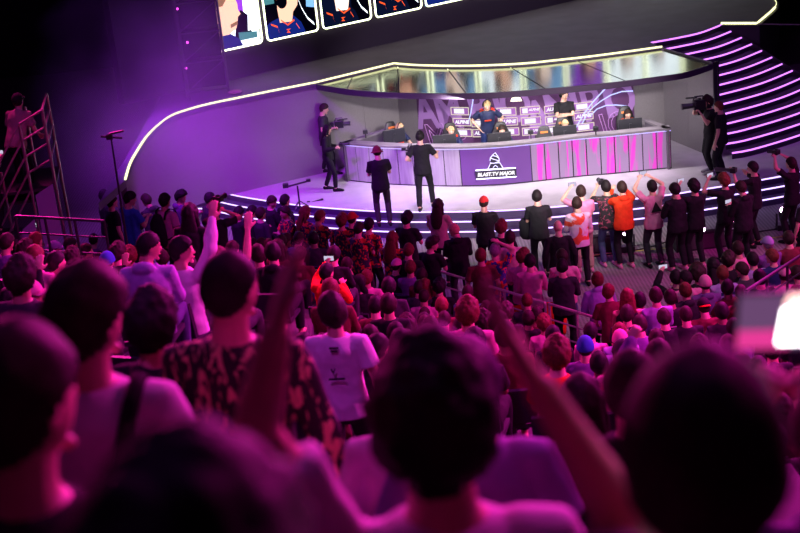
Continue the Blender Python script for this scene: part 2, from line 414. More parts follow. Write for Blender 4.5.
CL['jersey'] = splotch('camo_jersey', [(.02, .012, .03), (.65, .05, .02)], 13, thr=(.52, .56))
CL['bluejersey'] = splotch('blue_camo_jersey', [(.03, .03, .22), (.75, .06, .02)], 11, thr=(.50, .54))
CL['floral'] = splotch('floral_shirt', [(.015, .012, .015), (.30, .05, .10)], 16, thr=(.56, .62))
CL['flag'] = splotch('flag_cloth', [(.70, .55, .65), (.75, .07, .03)], 3.5, thr=(.50, .54))
CL['graffiti'] = splotch('graffiti_jacket', [(.012, .01, .012), (.62, .50, .22)], 24, thr=(.53, .58), stretch=(1.6, 1, .55))
CL['team'] = mat('team_navy', (.008, .014, .06), .7, nscale=9, namp=.1)
WHITE_EYE = mat('eye_white', (.8, .78, .75), .3); IRIS = mat('iris', (.02, .012, .01), .2); LIP = mat('lip', (.42, .14, .12), .5)
PEOPLE = []
def person(loc, rz, pose='stand', yaw=0, pitch=0, hair='short', hc='dark', top='black', sleeve='short', legs='black', skin=0, shoes='black', gear=None, gc='black', bc=None, scale=1.0, face=False, fine=False, wide=1.0, name='person'):
    bm_, sh, tr, sho, g = bodyset(pose, yaw, pitch, sleeve, fine)
    r = bpy.data.objects.new(name, None); col.objects.link(r); r.empty_display_size = .1
    r.location = loc; r.rotation_euler = (0, 0, rz); r.scale = (scale * wide, scale * wide, scale); r['category'] = 'person'
    put(bm_, 'body', SKINS[skin], r); put(sh, {'hood': 'hoodie', 'tank': 'tank_top', 'short': 't_shirt', 'long': 'long_sleeve_top'}[sleeve], CL[top], r)
    put(tr, 'trousers', CL[legs], r); [put(q, 'shoe', CL[shoes], r) for q in sho] if shoes else 0
    HM = g['HM']
    if gear in ('cap', 'backcap', 'beanie', 'bucket', 'hoodup') and hair in ('short', 'curly', 'fringe'): hair = 'buzz'
    if hair != 'bald': put(hair_mesh(hair), 'hair', HC[hc], r, M=HM)
    if gear in ('cap', 'backcap'):
        M = HM if gear == 'cap' else HM @ Matrix.Rotation(PI, 4, 'Z') @ Matrix.Scale(1, 4)
        c = put(gear_mesh('cap'), 'cap', CL[gc], r, M=HM if gear == 'cap' else HM @ Matrix.Rotation(-.15, 4, 'X')); put(gear_mesh('brim'), 'brim', CL[bc or gc], c, M=Matrix.Identity(4) if gear == 'cap' else Matrix.Rotation(PI, 4, 'Z'))
        if bc: c.children[0]['label'] = bc + ' brim'
    elif gear in ('beanie', 'bucket'): put(gear_mesh(gear), {'beanie': 'beanie', 'bucket': 'bucket_hat'}[gear], CL[gc], r, M=HM)
    elif gear == 'headset': put(gear_mesh('headset'), 'headset', CL[gc], r, M=HM)
    elif gear == 'hoodup':
        put(gear_mesh('beanie'), 'hood', CL[gc], r, M=HM @ Matrix.Translation((0, -.02, -.02)) @ Matrix.Diagonal((1.12, 1.1, 1.2, 1)))
    if face:
        for s in (-1, 1):
            e = put(gear_mesh('eye'), 'eye', WHITE_EYE, r, M=HM @ Matrix.Translation((s * .031, .0895, .014)))
            put(gear_mesh('iris'), 'iris', IRIS, e, loc=(0, .0022, 0))
        put(gear_mesh('mouth'), 'mouth', LIP, r, M=HM @ Matrix.Translation((0, .0965, -.062)))
    return r, g
# ------------------------------------------------------------------ levels
ZS, ZU = .5, 2.72          # stage floor, upper stage floor
TOP = 1.45                 # desk top
# materials of the place
M_STAGE = mat('stage_carpet', (.44, .40, .46), .8, nscale=3, namp=.08, bump=.1, bscale=300)
M_RISER = mat('riser_dark', (.05, .03, .09), .6)
M_WALL = mat('wall_grey_felt', (.20, .18, .20), .9, nscale=30, namp=.06, bump=.1, bscale=200)
M_DECK = mat('upper_deck', (.10, .075, .12), .75, nscale=1.5, namp=.15)
M_BLACK = mat('black_paint', (.012, .010, .016), .7)
M_METAL = mat('rail_metal', (.45, .42, .36), .35, metal=.8)
M_DARKMETAL = mat('dark_metal', (.06, .06, .07), .45, metal=.6)
M_TRIM = mat('desk_trim', (.17, .15, .17), .5)
M_PLASTIC = mat('black_plastic', (.015, .015, .02), .35)
E_WARM = emit('neon_warm', (1, 1, .52), 1.8)
E_STEP = emit('led_violet', (.62, .42, 1), 2.6)
E_STAIR = emit('led_purple', (.66, .20, 1), 2.0)
E_DESK = emit('led_desk', (.50, .42, 1), 1.8)

# grey perforated arena floor
def floor_mat():
    m = bpy.data.materials.new('perforated_floor'); m.use_nodes = True; nt = m.node_tree; b = nt.nodes['Principled BSDF']
    tc = nt.nodes.new('ShaderNodeTexCoord'); v = nt.nodes.new('ShaderNodeTexVoronoi'); v.inputs['Scale'].default_value = 14; v.inputs['Randomness'].default_value = 0
    nt.links.new(tc.outputs['Object'], v.inputs['Vector'])
    r = nt.nodes.new('ShaderNodeValToRGB'); r.color_ramp.elements[0].position = .25; r.color_ramp.elements[1].position = .36
    r.color_ramp.elements[0].color = (.10, .095, .09, 1); r.color_ramp.elements[1].color = (.26, .25, .235, 1)
    nt.links.new(v.outputs['Distance'], r.inputs[0]); nt.links.new(r.outputs[0], b.inputs['Base Color']); b.inputs['Roughness'].default_value = .65
    return m
fl = MB().box((2, 22, -.1), (60, 64, .2)).build('floor', floor_mat()); tag(fl, kind='structure')
for nm, c, d in (('wall_back', (2, 54, 10), (60, .4, 20.4)), ('wall_left', (-28, 22, 10), (.4, 64, 20.4)), ('wall_right', (32, 22, 10), (.4, 64, 20.4)), ('wall_front', (2, -10, 10), (60, .4, 20.4)), ('ceiling', (2, 22, 20.2), (60, 64, .3))):
    o = MB().box(c, d).build(nm, M_BLACK); tag(o, kind='structure')

# ------------------------------------------------------------------ stage with three lit steps
edge = [at(x, y, ZS) for x, y in [(248, 197), (305, 205), (380, 210.5), (447, 211), (515, 209), (592, 202.5), (664, 194.5), (700, 189), (767, 178), (800, 171)]]
edge = [V((-5.2, 36, ZS)), V((-5.3, 33.2, ZS)), edge[0] + V((-.9, .9, 0))] + edge + [edge[-1] + V((1.6, .75, 0)), edge[-1] + V((3.6, 2.2, 0)), edge[-1] + V((5.4, 4.6, 0))]
edge = crm(edge, 8)
stg = thing('stage', (2.5, 32, 0), 0, 'low curved grey stage floor with three lit violet steps along its front', 'stage')
S0 = stg.location
def rel(pts, o): return [V(p) - o for p in pts]
def slab(pts, back, z0, z1):
    b = MB(); P = [(p.x, p.y) for p in pts] + back; b.prism(P, z0, z1); return b
back = [(14.5, 40), (-6.5, 40)]
for i in range(3):
    P = offset(edge, .19 * i); z1 = ZS - .165 * i
    b = slab(rel(P, S0), [(x - S0.x, y - S0.y) for x, y in back], z1 - .165 if i else 0.0, z1) if i else slab(rel(P, S0), [(x - S0.x, y - S0.y) for x, y in back], .02, z1)
    if i == 0: b.build('stage_floor', M_STAGE, stg)
    else:
        # tread and riser as a curved band
        bb = MB(); A = rel(offset(edge, .19 * (i - 1) - .01), S0); B = rel(P, S0)
        bb.strip([V((p.x, p.y, z1)) for p in A], [V((p.x, p.y, z1)) for p in B]); bb.strip([V((p.x, p.y, z1)) for p in B], [V((p.x, p.y, z1 - .17)) for p in B])
        bb.build('step', M_RISER if i else M_STAGE, stg)
    # riser face and led strip under the nose
    C = [V((p.x, p.y, z1 - .018)) for p in rel(offset(edge, .19 * i + .008), S0)]
    led = MB().tube(C, .016, 6).build('led_strip', E_STEP, stg)
rb = MB(); A = rel(offset(edge, .004), S0); rb.strip([V((p.x, p.y, ZS - .002)) for p in A], [V((p.x, p.y, ZS - .17)) for p in A]); rb.build('riser', M_RISER, stg)

# ------------------------------------------------------------------ upper stage: deck, curved wall under it, neon edge
led_px = [(125.5, 180), (130, 165), (137, 152), (147, 137), (159, 125), (172, 116), (189, 110), (209, 104.6), (236, 99), (270, 92), (316, 83)]
ledL = crm([at(x, y, ZU) for x, y in led_px], 6)
apex = at(394, 64, ZU)
ledB = crm([at(x, y, ZU) for x, y in [(394, 64), (421, 66), (470, 66.5), (520, 64.5), (556, 61), (600, 56), (662, 47.5)]], 5)
cR = at(662, 47.5, ZU); rF = at(712.5, 62.5, ZU)      # back right corner, front right corner of the booth
up = thing('upper_stage', (2.5, 34, 0), 0, 'dark raised deck with warm neon edge running above the booth and curved grey wall', 'stage')
UO = up.location
line = ledL + [apex] + ledB[1:]
deckpoly = [(p.x - UO.x, p.y - UO.y) for p in line]
stair0 = [at(x, y, ZU) for x, y in [(650, 42), (675, 37.5), (700, 32), (721, 24)]]
arc = [at(x, y, ZU) for x, y in [(757, 24), (770, 13), (775, 8), (776, 2), (768, -6)]]
deckR = [(p.x - UO.x, p.y - UO.y) for p in stair0 + arc]
b = MB().prism(deckpoly + deckR + [(16, 17), (-7.9, 17), (-7.75, -9.8)], ZU - .14, ZU); b.build('deck', M_DECK, up)
# walls under the deck edge
wl = MB().wallband(rel(ledL, UO), ZS, ZU - .10, .12, -1); wl.build('curved_wall', M_WALL, up)
wl = MB().wallband(rel([ledL[-1], ledL[-1].lerp(apex, .55)], UO), ZS, ZU - .10, .12, -1); wl.build('side_panel', M_WALL, up)
wl = MB().wallband(rel([ledL[-1].lerp(apex, .553), apex], UO), ZS, ZU - .10, .12, -1); wl.build('side_panel', M_WALL, up)
for t0, t1 in ((0, .10), (.9, 1)):
    k0 = int(t0 * (len(ledB) - 1)); k1 = int(t1 * (len(ledB) - 1))
wl = MB().wallband(rel(ledB, UO), ZS, ZU - .10, .12, -1); wl.build('booth_rear_wall', M_WALL, up)
for a, c in ((0, .5), (.503, 1)):
    wl = MB().wallband(rel([cR.lerp(rF, a), cR.lerp(rF, c)], UO), ZS, ZU - .12, .12, -1); wl.build('side_panel', M_WALL, up)
wl = MB().wallband(rel([rF + V((.02, -.02, 0)), rF + V((.16, .06, 0))], UO), ZS, ZU, .05, -1); wl.build('wall_end_post', M_BLACK, up)
for L, z, nm in ((ledL, ZU + .02, 'neon_edge'), ([ledL[-1], apex], ZU + .02, 'neon_edge'), (ledB, ZU + .02, 'neon_edge'), (ledB, ZU - .075, 'neon_edge')):
    if z < ZU: L = offset(L, .035)
    MB().tube([V((p.x, p.y, z)) for p in rel(L, UO)], .024, 6).build(nm, E_WARM, up)
MB().tube([V((p.x, p.y, ZU + .02)) for p in rel([stair0[-1]] + crm(arc[:3], 5), UO)], .03, 6).build('neon_edge', E_WARM, up)
MB().tube([V((p.x, p.y, ZU + .02)) for p in rel(crm(arc[2:], 5), UO)], .010, 6).build('neon_edge', E_WARM, up)
MB().wallband(rel([stair0[-1] + V((.0, -.01, 0))] + arc, UO), .0, ZU - .02, .08, 1).build('deck_fascia', M_BLACK, up)
b = MB(); a0 = at(757, 24, ZU) - UO; a1 = at(830, 25, ZU) - UO; b.tube([a0, a1], .015, 6); b.build('edge_trim', M_TRIM, up)

# ------------------------------------------------------------------ canopy over the booth
can = thing('booth_canopy', (2.5, 30, 0), 0, 'glossy reflective canopy with dark curved front edge over the player booth', 'canopy')
CO = can.location; ZC = ZU - .03
fr = crm([at(x, y, ZC) for x, y in [(316, 83.5), (330, 86), (358, 90), (400, 92.5), (470, 93), (520, 90.5), (600, 83.5), (660, 76), (687, 71.5), (712.5, 63)]], 6)
M_GLOSS = mat('mirror_acrylic', (.135, .145, .14), .13, metal=.9, bump=.05, bscale=4)
def between(line, t):
    k = t * (len(line) - 1); i = min(int(k), len(line) - 2); return line[i].lerp(line[i + 1], k - i)
backl = offset([ledL[-1]] + [apex] + ledB[1:], .05)
def arcpos(line, t):
    L = [0]
    for a, c in zip(line, line[1:]): L.append(L[-1] + (c - a).length)
    d = t * L[-1]
    for i in range(len(line) - 1):
        if d <= L[i + 1] + 1e-9: return line[i].lerp(line[i + 1], (d - L[i]) / max(1e-6, L[i + 1] - L[i]))
    return line[-1]
bl = [ledL[-1], apex] + ledB[1:]
cuts = [0, .12, .27, .43, .60, .77, 1.0]
for i in range(6):
    A = [arcpos(bl, cuts[i] + (cuts[i + 1] - cuts[i] - .0035) * k / 8) for k in range(9)]; B = [arcpos(fr, cuts[i] + (cuts[i + 1] - cuts[i] - .0035) * k / 8) for k in range(9)]
    b = MB(); z = ZC
    P = [(p.x - CO.x, p.y - CO.y) for p in B] + [(p.x - CO.x, p.y - CO.y) for p in A[::-1]]
    b.prism(P, z - .05, z - .01); b.build('roof_panel', M_GLOSS, can)
MB().wallband(rel(fr, CO), ZC - .13, ZC + .0, .05, 1).build('front_fascia', mat('fascia', (.035, .015, .05), .5), can)
MB().prism([(p.x - CO.x, p.y - CO.y) for p in fr] + [(p.x - CO.x, p.y - CO.y) for p in bl[::-1]], ZC - .10, ZC - .06).build('ceiling_panel', mat('soffit', (.25, .23, .26), .8), can)
MB().tube(rel([rF + V((0, 0, -.02)), cR + V((0, 0, -.02))], CO), .03, 6).build('side_trim', M_TRIM, can)

# ------------------------------------------------------------------ printed backdrop on the rear wall
bd = thing('backdrop', (2.5, 32, 0), 0, 'purple graphic backdrop with huge lilac lettering on the booth rear wall', 'backdrop')
BO = bd.location
def onback(x, y, z=None, off=.03):
    """point on the rear wall seen at this pixel"""
    r = ray(x, y); best = None
    for a, c in zip(ledB, ledB[1:]):
        n = V((a.y - c.y, c.x - a.x, 0)).normalized(); p0 = V((a.x, a.y, 0)) - n * off * (1 if n.y > 0 else -1)
        t = n.dot(p0 - CAM) / n.dot(r); p = CAM + r * t
        u = (p - a).dot(c - a) / (c - a).length_squared
        if best is None or abs(u - .5) < best[0]: best = (abs(u - .5), p)
    return best[1]
q0 = onback(417, 100); q1 = onback(633, 80)
def sub(line, x0, x1): return [onback(x0 + (x1 - x0) * k / 16, 100, off=.0) for k in range(17)]
P = sub(ledB, 417, 633.5)
M_BD = splotch('backdrop_purple', [(.09, .028, .10), (.13, .04, .17)], 1.2, thr=(.3, .7))
P2 = [V((p.x, p.y, 0)) for p in P]
MB().wallband(rel(offset(P2, .004), BO), ZS + .02, ZU - .14, .02, 1).build('backdrop_panel', M_BD, bd)
M_LILAC = mat('print_lilac', (.34, .17, .48), .7); M_OUT = mat('print_outline', (.62, .30, .75), .7)
fonts = {}
def text(name, body, size, m, parent, Mx, bold=0, ext=.004, shear=.2, align='CENTER', outline=False, sx=1.0):
    c = bpy.data.curves.new(name, 'FONT'); c.body = body; c.size = size; c.extrude = ext; c.offset = bold; c.shear = shear; c.align_x = align; c.align_y = 'CENTER'; c.resolution_u = 3
    if outline: c.fill_mode = 'NONE'; c.extrude = 0; c.bevel_depth = .008; c.bevel_resolution = 1
    o = bpy.data.objects.new('tmp', c); col.objects.link(o); dg = bpy.context.evaluated_depsgraph_get()
    me = bpy.data.meshes.new_from_object(o.evaluated_get(dg)); bpy.data.objects.remove(o); bpy.data.curves.remove(c)
    n = bpy.data.objects.new(name, me); col.objects.link(n); me.materials.clear(); me.materials.append(m); n.parent = parent; n.matrix_local = Mx @ Matrix.Diagonal((sx, 1, 1, 1)); return n
def wallframe(x, y, O, off=.03, e=6):
    """frame on the rear wall at a pixel: x along the wall to the right, y up, z to the viewer"""
    p = onback(x, y, off=off); a = onback(x - e, y, off=off); c = onback(x + e, y, off=off); X = V((c.x - a.x, c.y - a.y, 0)).normalized(); Z = X.cross(V((0, 0, 1)))
    M = Matrix((X, (0, 0, 1), Z)).transposed().to_4x4(); M.translation = p - O; return M
for ch, x, y, s, tl in (('C', 410, 110, 1.5, 0), ):
    pass
BIG = [('A', 427, 113, 1.21), ('M', 450, 113, 1.21), ('P', 479, 109, 1.21), ('I', 499, 107, 1.21), ('O', 517, 106, 1.21), ('A', 541, 121, 1.31), ('M', 566, 115, 1.46), ('P', 592, 105, 1.21), ('I', 609, 102, 1.21), ('O', 625, 100, 1.21)]
for ch, x, y, s in BIG:
    M = wallframe(x, y, BO, .032) @ Matrix.Rotation(.10, 4, 'Z')
    if x > 622: M = wallframe(622, y, BO, .032) @ Matrix.Rotation(.10, 4, 'Z')
    text('big_letter', ch, s, M_LILAC, bd, M, bold=.03, shear=-.12, sx=.78)
for ch, x, y, s in [('M', 439, 138, .95), ('P', 462, 140, .95), ('I', 606, 128, .95), ('O', 622, 125, .95)]:
    text('outline_letter', ch, s, M_OUT, bd, wallframe(x, y, BO, .034) @ Matrix.Rotation(.12, 4, 'Z'), shear=-.15, outline=True, sx=.85)
# sponsor plates: outlined boxes with a pale field or a name
M_PLATE = mat('plate_purple', (.30, .10, .42), .6); E_FRAME = emit('plate_frame', (1, .90, .72), .9); E_PALE = emit('plate_white', (.95, .90, 1), 1.1)
plates = [(460, 111, 0), (462, 122, 1), (463, 132.5, 0), (481, 123, 0), (482, 133, 1), (506.5, 111.5, 0), (508, 121.5, 1), (509.5, 131.5, 0), (530, 110.3, 2), (531, 120.8, 0), (532, 131, 2),
          (554, 109, 1), (555, 119.5, 2), (556, 129.5, 0), (582.5, 106.3, 0), (583.5, 116, 1), (584.5, 127, 0)]
for x, y, k in plates:
    M = wallframe(x, y, BO, .05)
    w, h = .46, .18
    pl = MB().box((0, 0, 0), (w, h, .02)).build('sponsor_plate', M_PLATE, bd); pl.matrix_local = M
    f = MB()
    for a, c in (((-w / 2, -h / 2), (w / 2, -h / 2)), ((w / 2, -h / 2), (w / 2, h / 2)), ((w / 2, h / 2), (-w / 2, h / 2)), ((-w / 2, h / 2), (-w / 2, -h / 2))):
        f.tube([(a[0], a[1], .012), (c[0], c[1], .012)], .010, 6, rnd=True)
    f.build('plate_frame', E_FRAME, pl)
    if k == 0: MB().box((-.02, 0, .014), (.27, .12, .01)).build('plate_field', E_PALE, pl)
    elif k == 1: text('plate_name', 'ALPINE', .115, E_PALE, pl, Matrix.Translation((0, 0, .014)), bold=.006)
    else:
        MB().box((-.12, 0, .014), (.13, .12, .01)).build('plate_field', E_PALE, pl); text('plate_name', 'ALPINE', .075, E_PALE, pl, Matrix.Translation((.09, .01, .014)), bold=.004)
# trophy emblem, glowing
M = wallframe(516, 97.5, BO, .05)
em = MB().prism([(-.14, -.09), (.14, -.09), (.10, .0), (-.10, .0)], 0, .02); em.prism([(-.075, .01), (.075, .01), (.05, .10), (-.05, .10)], 0, .02)
em = em.build('trophy_emblem', emit('emblem_warm', (1, .95, .75), 2.2), bd); em.matrix_local = M
# light tubes across the backdrop
E_TUBE = emit('tube_blue', (.50, .55, 1), 1.6)
def tubepx(pts, r=.012):
    MB().tube([onback(x, y, off=.06) - BO for x, y in pts], r, 6).build('light_tube', E_TUBE, bd)
tubepx([(472, 92), (473, 100), (471, 112), (468, 124)]); tubepx([(613, 81), (604, 90), (592, 103), (583, 115), (576, 128)], .016)
tubepx([(633, 91), (622, 91.5), (611, 95), (601, 101), (592, 108), (586, 116), (582, 124)], .014); tubepx([(627, 106), (616, 105), (606, 105.5), (597, 109), (589, 117)], .014)

# ------------------------------------------------------------------ desk
dk_px = [(341, 142.5), (370, 145), (405, 146.5), (440, 147), (470, 146.5), (500, 145), (540, 141), (575, 137), (610, 134), (635, 131.5), (655, 129.5), (671, 128)]
dk = crm([at(x, y, TOP) for x, y in dk_px], 6)
desk = thing('player_desk', (2.5, 29.5, ZS), 0, 'long curved panelled desk with lit edge and glowing logo sign, before the backdrop', 'desk')
DO = desk.location
LB = at(386, 128, TOP); RB = at(648, 118, TOP)
MB().wallband(rel(dk, V((DO.x, DO.y, 0))), TOP - ZS - .05, TOP - ZS, .30, -1).build('front_ledge', M_TRIM, desk)
MB().wallband(rel(offset(dk, -.25), V((DO.x, DO.y, 0))), TOP - ZS - .27, TOP - ZS - .23, .62, -1).build('worktop', M_BLACK, desk)
for e0, e1 in ((dk[0], LB), (dk[-1], RB)):
    s = -1 if e0 is dk[-1] else 1
    L = rel([e0, e1], V((DO.x, DO.y, 0)))
    MB().wallband(L if s > 0 else L[::-1], TOP - ZS - .05, TOP - ZS, .14, 1).build('side_ledge', M_TRIM, desk)
    MB().wallband(rel(offset([V((e0.x, e0.y, 0)), V((e1.x, e1.y, 0))], .04 * s), V((DO.x, DO.y, 0))), .0, TOP - ZS - .05, .05, s).build('side_panel', mat('desk_side', (.10, .08, .11), .7), desk)
base = offset(dk, -.05)
M_PAN = splotch('desk_panel_grey', [(.30, .25, .34), (.38, .33, .42)], 3, thr=(.35, .65), stretch=(4, 4, .4), rough=.6)
M_PINKGLOW = splotch('desk_panel_pink_glow', [(.30, .20, .36), (.66, .05, .52)], 2.6, thr=(.50, .60), stretch=(2.6, 2.6, .22), rough=.5)  # magenta glow of the right panels, put into the base colour as streaks
M_SIGNPAN = mat('desk_sign_panel', (.14, .045, .26), .5)
n = len(base) - 1
def dpos(x):
    """fraction along the desk front for a pixel column"""
    best = min(range(len(dk)), key=lambda i: abs(pxx(dk[i]) - x)); return best
def pxx(p):
    q = p - CAM; return 400 + F * q.dot(RT) / q.dot(FW)
# arc fraction of sign panel
def arcfrac(line, x):
    bt = 0; bd_ = 1e9
    for k in range(401):
        d = abs(pxx(arcpos(line, k / 400)) - x)
        if d < bd_: bd_ = d; bt = k / 400
    return bt
fa, fb = arcfrac(dk, 459), arcfrac(dk, 530)
def seg(t0, t1, m, name, dz=0):
    P = [arcpos(base, t0 + (t1 - t0) * k / 4) for k in range(5)]
    P = rel(P, V((DO.x, DO.y, 0)))
    MB().wallband(P, .03, TOP - ZS - .06, .04, -1).build(name, m, desk)
for k in range(8): seg(fa * k / 8, fa * (k + 1) / 8 - .003, M_PAN, 'front_panel')
seg(fa, fb - .003, M_SIGNPAN, 'sign_panel')
for k in range(10): seg(fb + (1 - fb) * k / 10, fb + (1 - fb) * (k + 1) / 10 - .003, M_PINKGLOW, 'front_panel')
MB().wallband(rel(offset(dk, -.07), V((DO.x, DO.y, 0))), .0, TOP - ZS - .06, .03, -1).build('carcass', M_BLACK, desk)
MB().tube(rel([V((p.x, p.y, TOP - ZS - .065)) for p in offset(dk, -.025)], V((DO.x, DO.y, 0))), .010, 6).build('led_strip', E_DESK, desk)
# glowing sign
sp = arcpos(base, (fa + fb) / 2 - .002); s0 = arcpos(base, fa + .01); s1 = arcpos(base, fb - .01); X = V((s1.x - s0.x, s1.y - s0.y, 0)).normalized(); Z = X.cross(V((0, 0, 1)))
SM = Matrix((X, (0, 0, 1), Z)).transposed().to_4x4(); SM.translation = V((sp.x - DO.x, sp.y - DO.y, .30)) + Z * .03
E_SIGN = emit('sign_white', (.72, .66, 1), 2.2); E_GLOW = emit('sign_glow', (.72, .66, 1), 4)
sg = MB().box((0, 0, .03), (.92, .17, .04)).build('sign_plate', M_PLATE if False else mat('sign_back', (.02, .012, .04), .5), desk); sg.matrix_local = SM
text('sign_lettering', 'BLAST.TV MAJOR', .112, emit('sign_letters', (1, .95, 1), 1.3), sg, Matrix.Translation((0, -.004, .052)), bold=.006, sx=.98)
for s in (-1, 1): MB().tube([(-.44, s * .102, .03), (.44, s * .102, .03)], .015, 8, rnd=True).build('light_bar', E_GLOW, sg)
tro = MB().prism([(-.16, .125), (.16, .125), (.10, .24), (-.10, .24)], .02, .05); tro.prism([(-.10, .26), (-.02, .25), (.09, .29), (.08, .36), (.02, .48), (-.03, .44), (-.02, .40), (-.09, .36)], .02, .05)
tro.build('trophy_emblem', mat('sign_back', (.02, .012, .04), .5), sg)
ol = MB()
for pts in ([(-.17, .12), (-.105, .25), (.105, .25), (.17, .12)], [(-.11, .26), (-.02, .245), (.10, .29), (.09, .36), (.02, .49), (-.04, .44), (-.10, .37), (-.11, .31)], [(-.10, .37), (.0, .33), (.08, .30)], [(-.05, .43), (.04, .40), (.09, .36)], [(-.05, .15), (.0, .20), (.05, .15)]):
    ol.tube([(x, y, .045) for x, y in pts], .010, 6, rnd=True)
ol.build('emblem_outline', E_SIGN, sg)

# ------------------------------------------------------------------ big curved staircase at the right
sc = thing('lit_staircase', (9, 31, 0), 0, 'wide curved dark staircase with glowing purple step edges right of the booth', 'staircase')
SO = sc.location
topA = [at(x, y, ZU) for x, y in [(650, 42), (675, 37.5), (700, 32), (721, 24)]]
botA = [at(x, y, ZS + .17) for x, y in [(722, 153.5), (736, 151.5), (750, 149), (775, 142), (800, 134), (827, 124), (855, 111)]]
tc_, bc_ = crm(topA, 8), crm(botA, 8)
for k in range(14):
    t = k / 13; z = ZU + (ZS + .17 - ZU) * t
    L = [arcpos(tc_, j / 20).lerp(arcpos(bc_, j / 20), t) for j in range(21)]; L = [V((p.x, p.y, z)) for p in L]
    L2 = [arcpos(tc_, j / 20).lerp(arcpos(bc_, j / 20), max(0, t - 1 / 13)) for j in range(21)]; L2 = [V((p.x, p.y, z)) for p in L2]
    wn = (rF - cR).normalized(); side = lambda p: wn.x * (p.y - cR.y) - wn.y * (p.x - cR.x)
    j0 = 0
    while j0 < 15 and L[j0].y < cR.y and side(L[j0]) < .14: j0 += 1
    L, L2 = L[j0:], L2[j0:]
    b = MB(); l = rel(L, SO)
    if k: b.strip(rel(L2, SO), l)
    b.strip(l, [V((p.x, p.y, p.z - .175)) for p in l]); b.build('step', mat('stair_dark', (.02, .010, .035), .6), sc)
    MB().tube([V((p.x, p.y, p.z - .02)) for p in rel(offset(L, .012), SO)], .021, 6).build('led_strip', E_STAIR, sc)
# side stringer
A = [(arcpos(tc_, 1).lerp(arcpos(bc_, 1), k / 13)) for k in range(14)]
b = MB(); b.strip(rel([V((p.x, p.y, p.z + .05)) for p in A], SO), rel([V((p.x, p.y, 0)) for p in A], SO)); b.build('side_skirt', M_BLACK, sc)

# ------------------------------------------------------------------ video wall
s0, s1 = at(237, 79, ZU), at(470, 25, ZU); SX = V((s1.x - s0.x, s1.y - s0.y, 0)).normalized(); SZ = SX.cross(V((0, 0, 1)))
VW = Matrix((SX, (0, 0, 1), SZ)).transposed().to_4x4(); VW.translation = V((s0.x, s0.y, ZU))
vw = bpy.data.objects.new('video_wall', None); col.objects.link(vw); vw.matrix_world = VW; tag(vw, 'huge video wall of neon framed player portraits on the upper stage', 'video wall')
MB().box((7.4, 3.1, -.2), (21, 6.2, .3)).build('screen_housing', mat('housing', (.018, .008, .032), .7), vw)
def onscreen(x, y):
    r = ray(x, y); p0 = VW.translation; t = SZ.dot(p0 - CAM) / SZ.dot(r); return VW.inverted() @ (CAM + r * t)
c1 = onscreen(262, 43); c2a, c2b = onscreen(268, 42), onscreen(317, 30); c3b = onscreen(370, 18)
pitchw = c3b.x - c2b.x; gap = onscreen(322, 29).x - c2b.x; fw = pitchw - gap; zb = (c2a.y + c2b.y + c3b.y) / 3; fh = fw * 1.9
print('screen', c1, c2a, c2b, c3b, fw, gap)
E = {k: emit('px_' + k, c, s) for k, (c, s) in dict(skin=((1, .55, .38), 1.5), skin2=((1, .75, .62), 1.8), hair=((.12, .03, .02), .5), blond=((.55, .25, .12), .7), navy=((.01, .03, .30), .7), dark=((.01, .02, .09), .3), orange=((1, .10, .02), 1.4),
       white=((.85, .95, 1), 2.4), sky=((.25, .55, 1), 1.2), violet=((.35, .05, .8), 1.2), black=((.005, .005, .02), .2), teal=((.1, .35, .4), .8), frame=((.92, 1, .62), 4.5)).items()}
def pic(parent, layers, w, h):
    vs = []; b = MB(); mats = []; idx = []
    for i, (m, poly) in enumerate(layers):
        z = .006 * (i + 1); n = len(b.v); b.v += [V((min(max(x, 0), 1) * w - w / 2, min(max(y, 0), 1) * h, z)) for x, y in poly]; b.f.append(list(range(n, n + len(poly))))
        if m not in mats: mats.append(m)
        idx.append(mats.index(m))
    me = b.mesh('picture'); [me.materials.append(E[m]) for m in mats]; me.polygons.foreach_set('material_index', idx)
    o = bpy.data.objects.new('picture', me); col.objects.link(o); o.parent = parent; return o
def ell(cx, cy, rx, ry, n=18, a0=0, a1=2 * PI): return [(cx + rx * math.cos(a0 + (a1 - a0) * i / n), cy + ry * math.sin(a0 + (a1 - a0) * i / n)) for i in range(n + (0 if a1 - a0 > 6 else 1))]
def band(pts, w):
    L = [(x, y + w) for x, y in pts]; R = [(x + w * .6, y - w) for x, y in pts][::-1]; return L + R
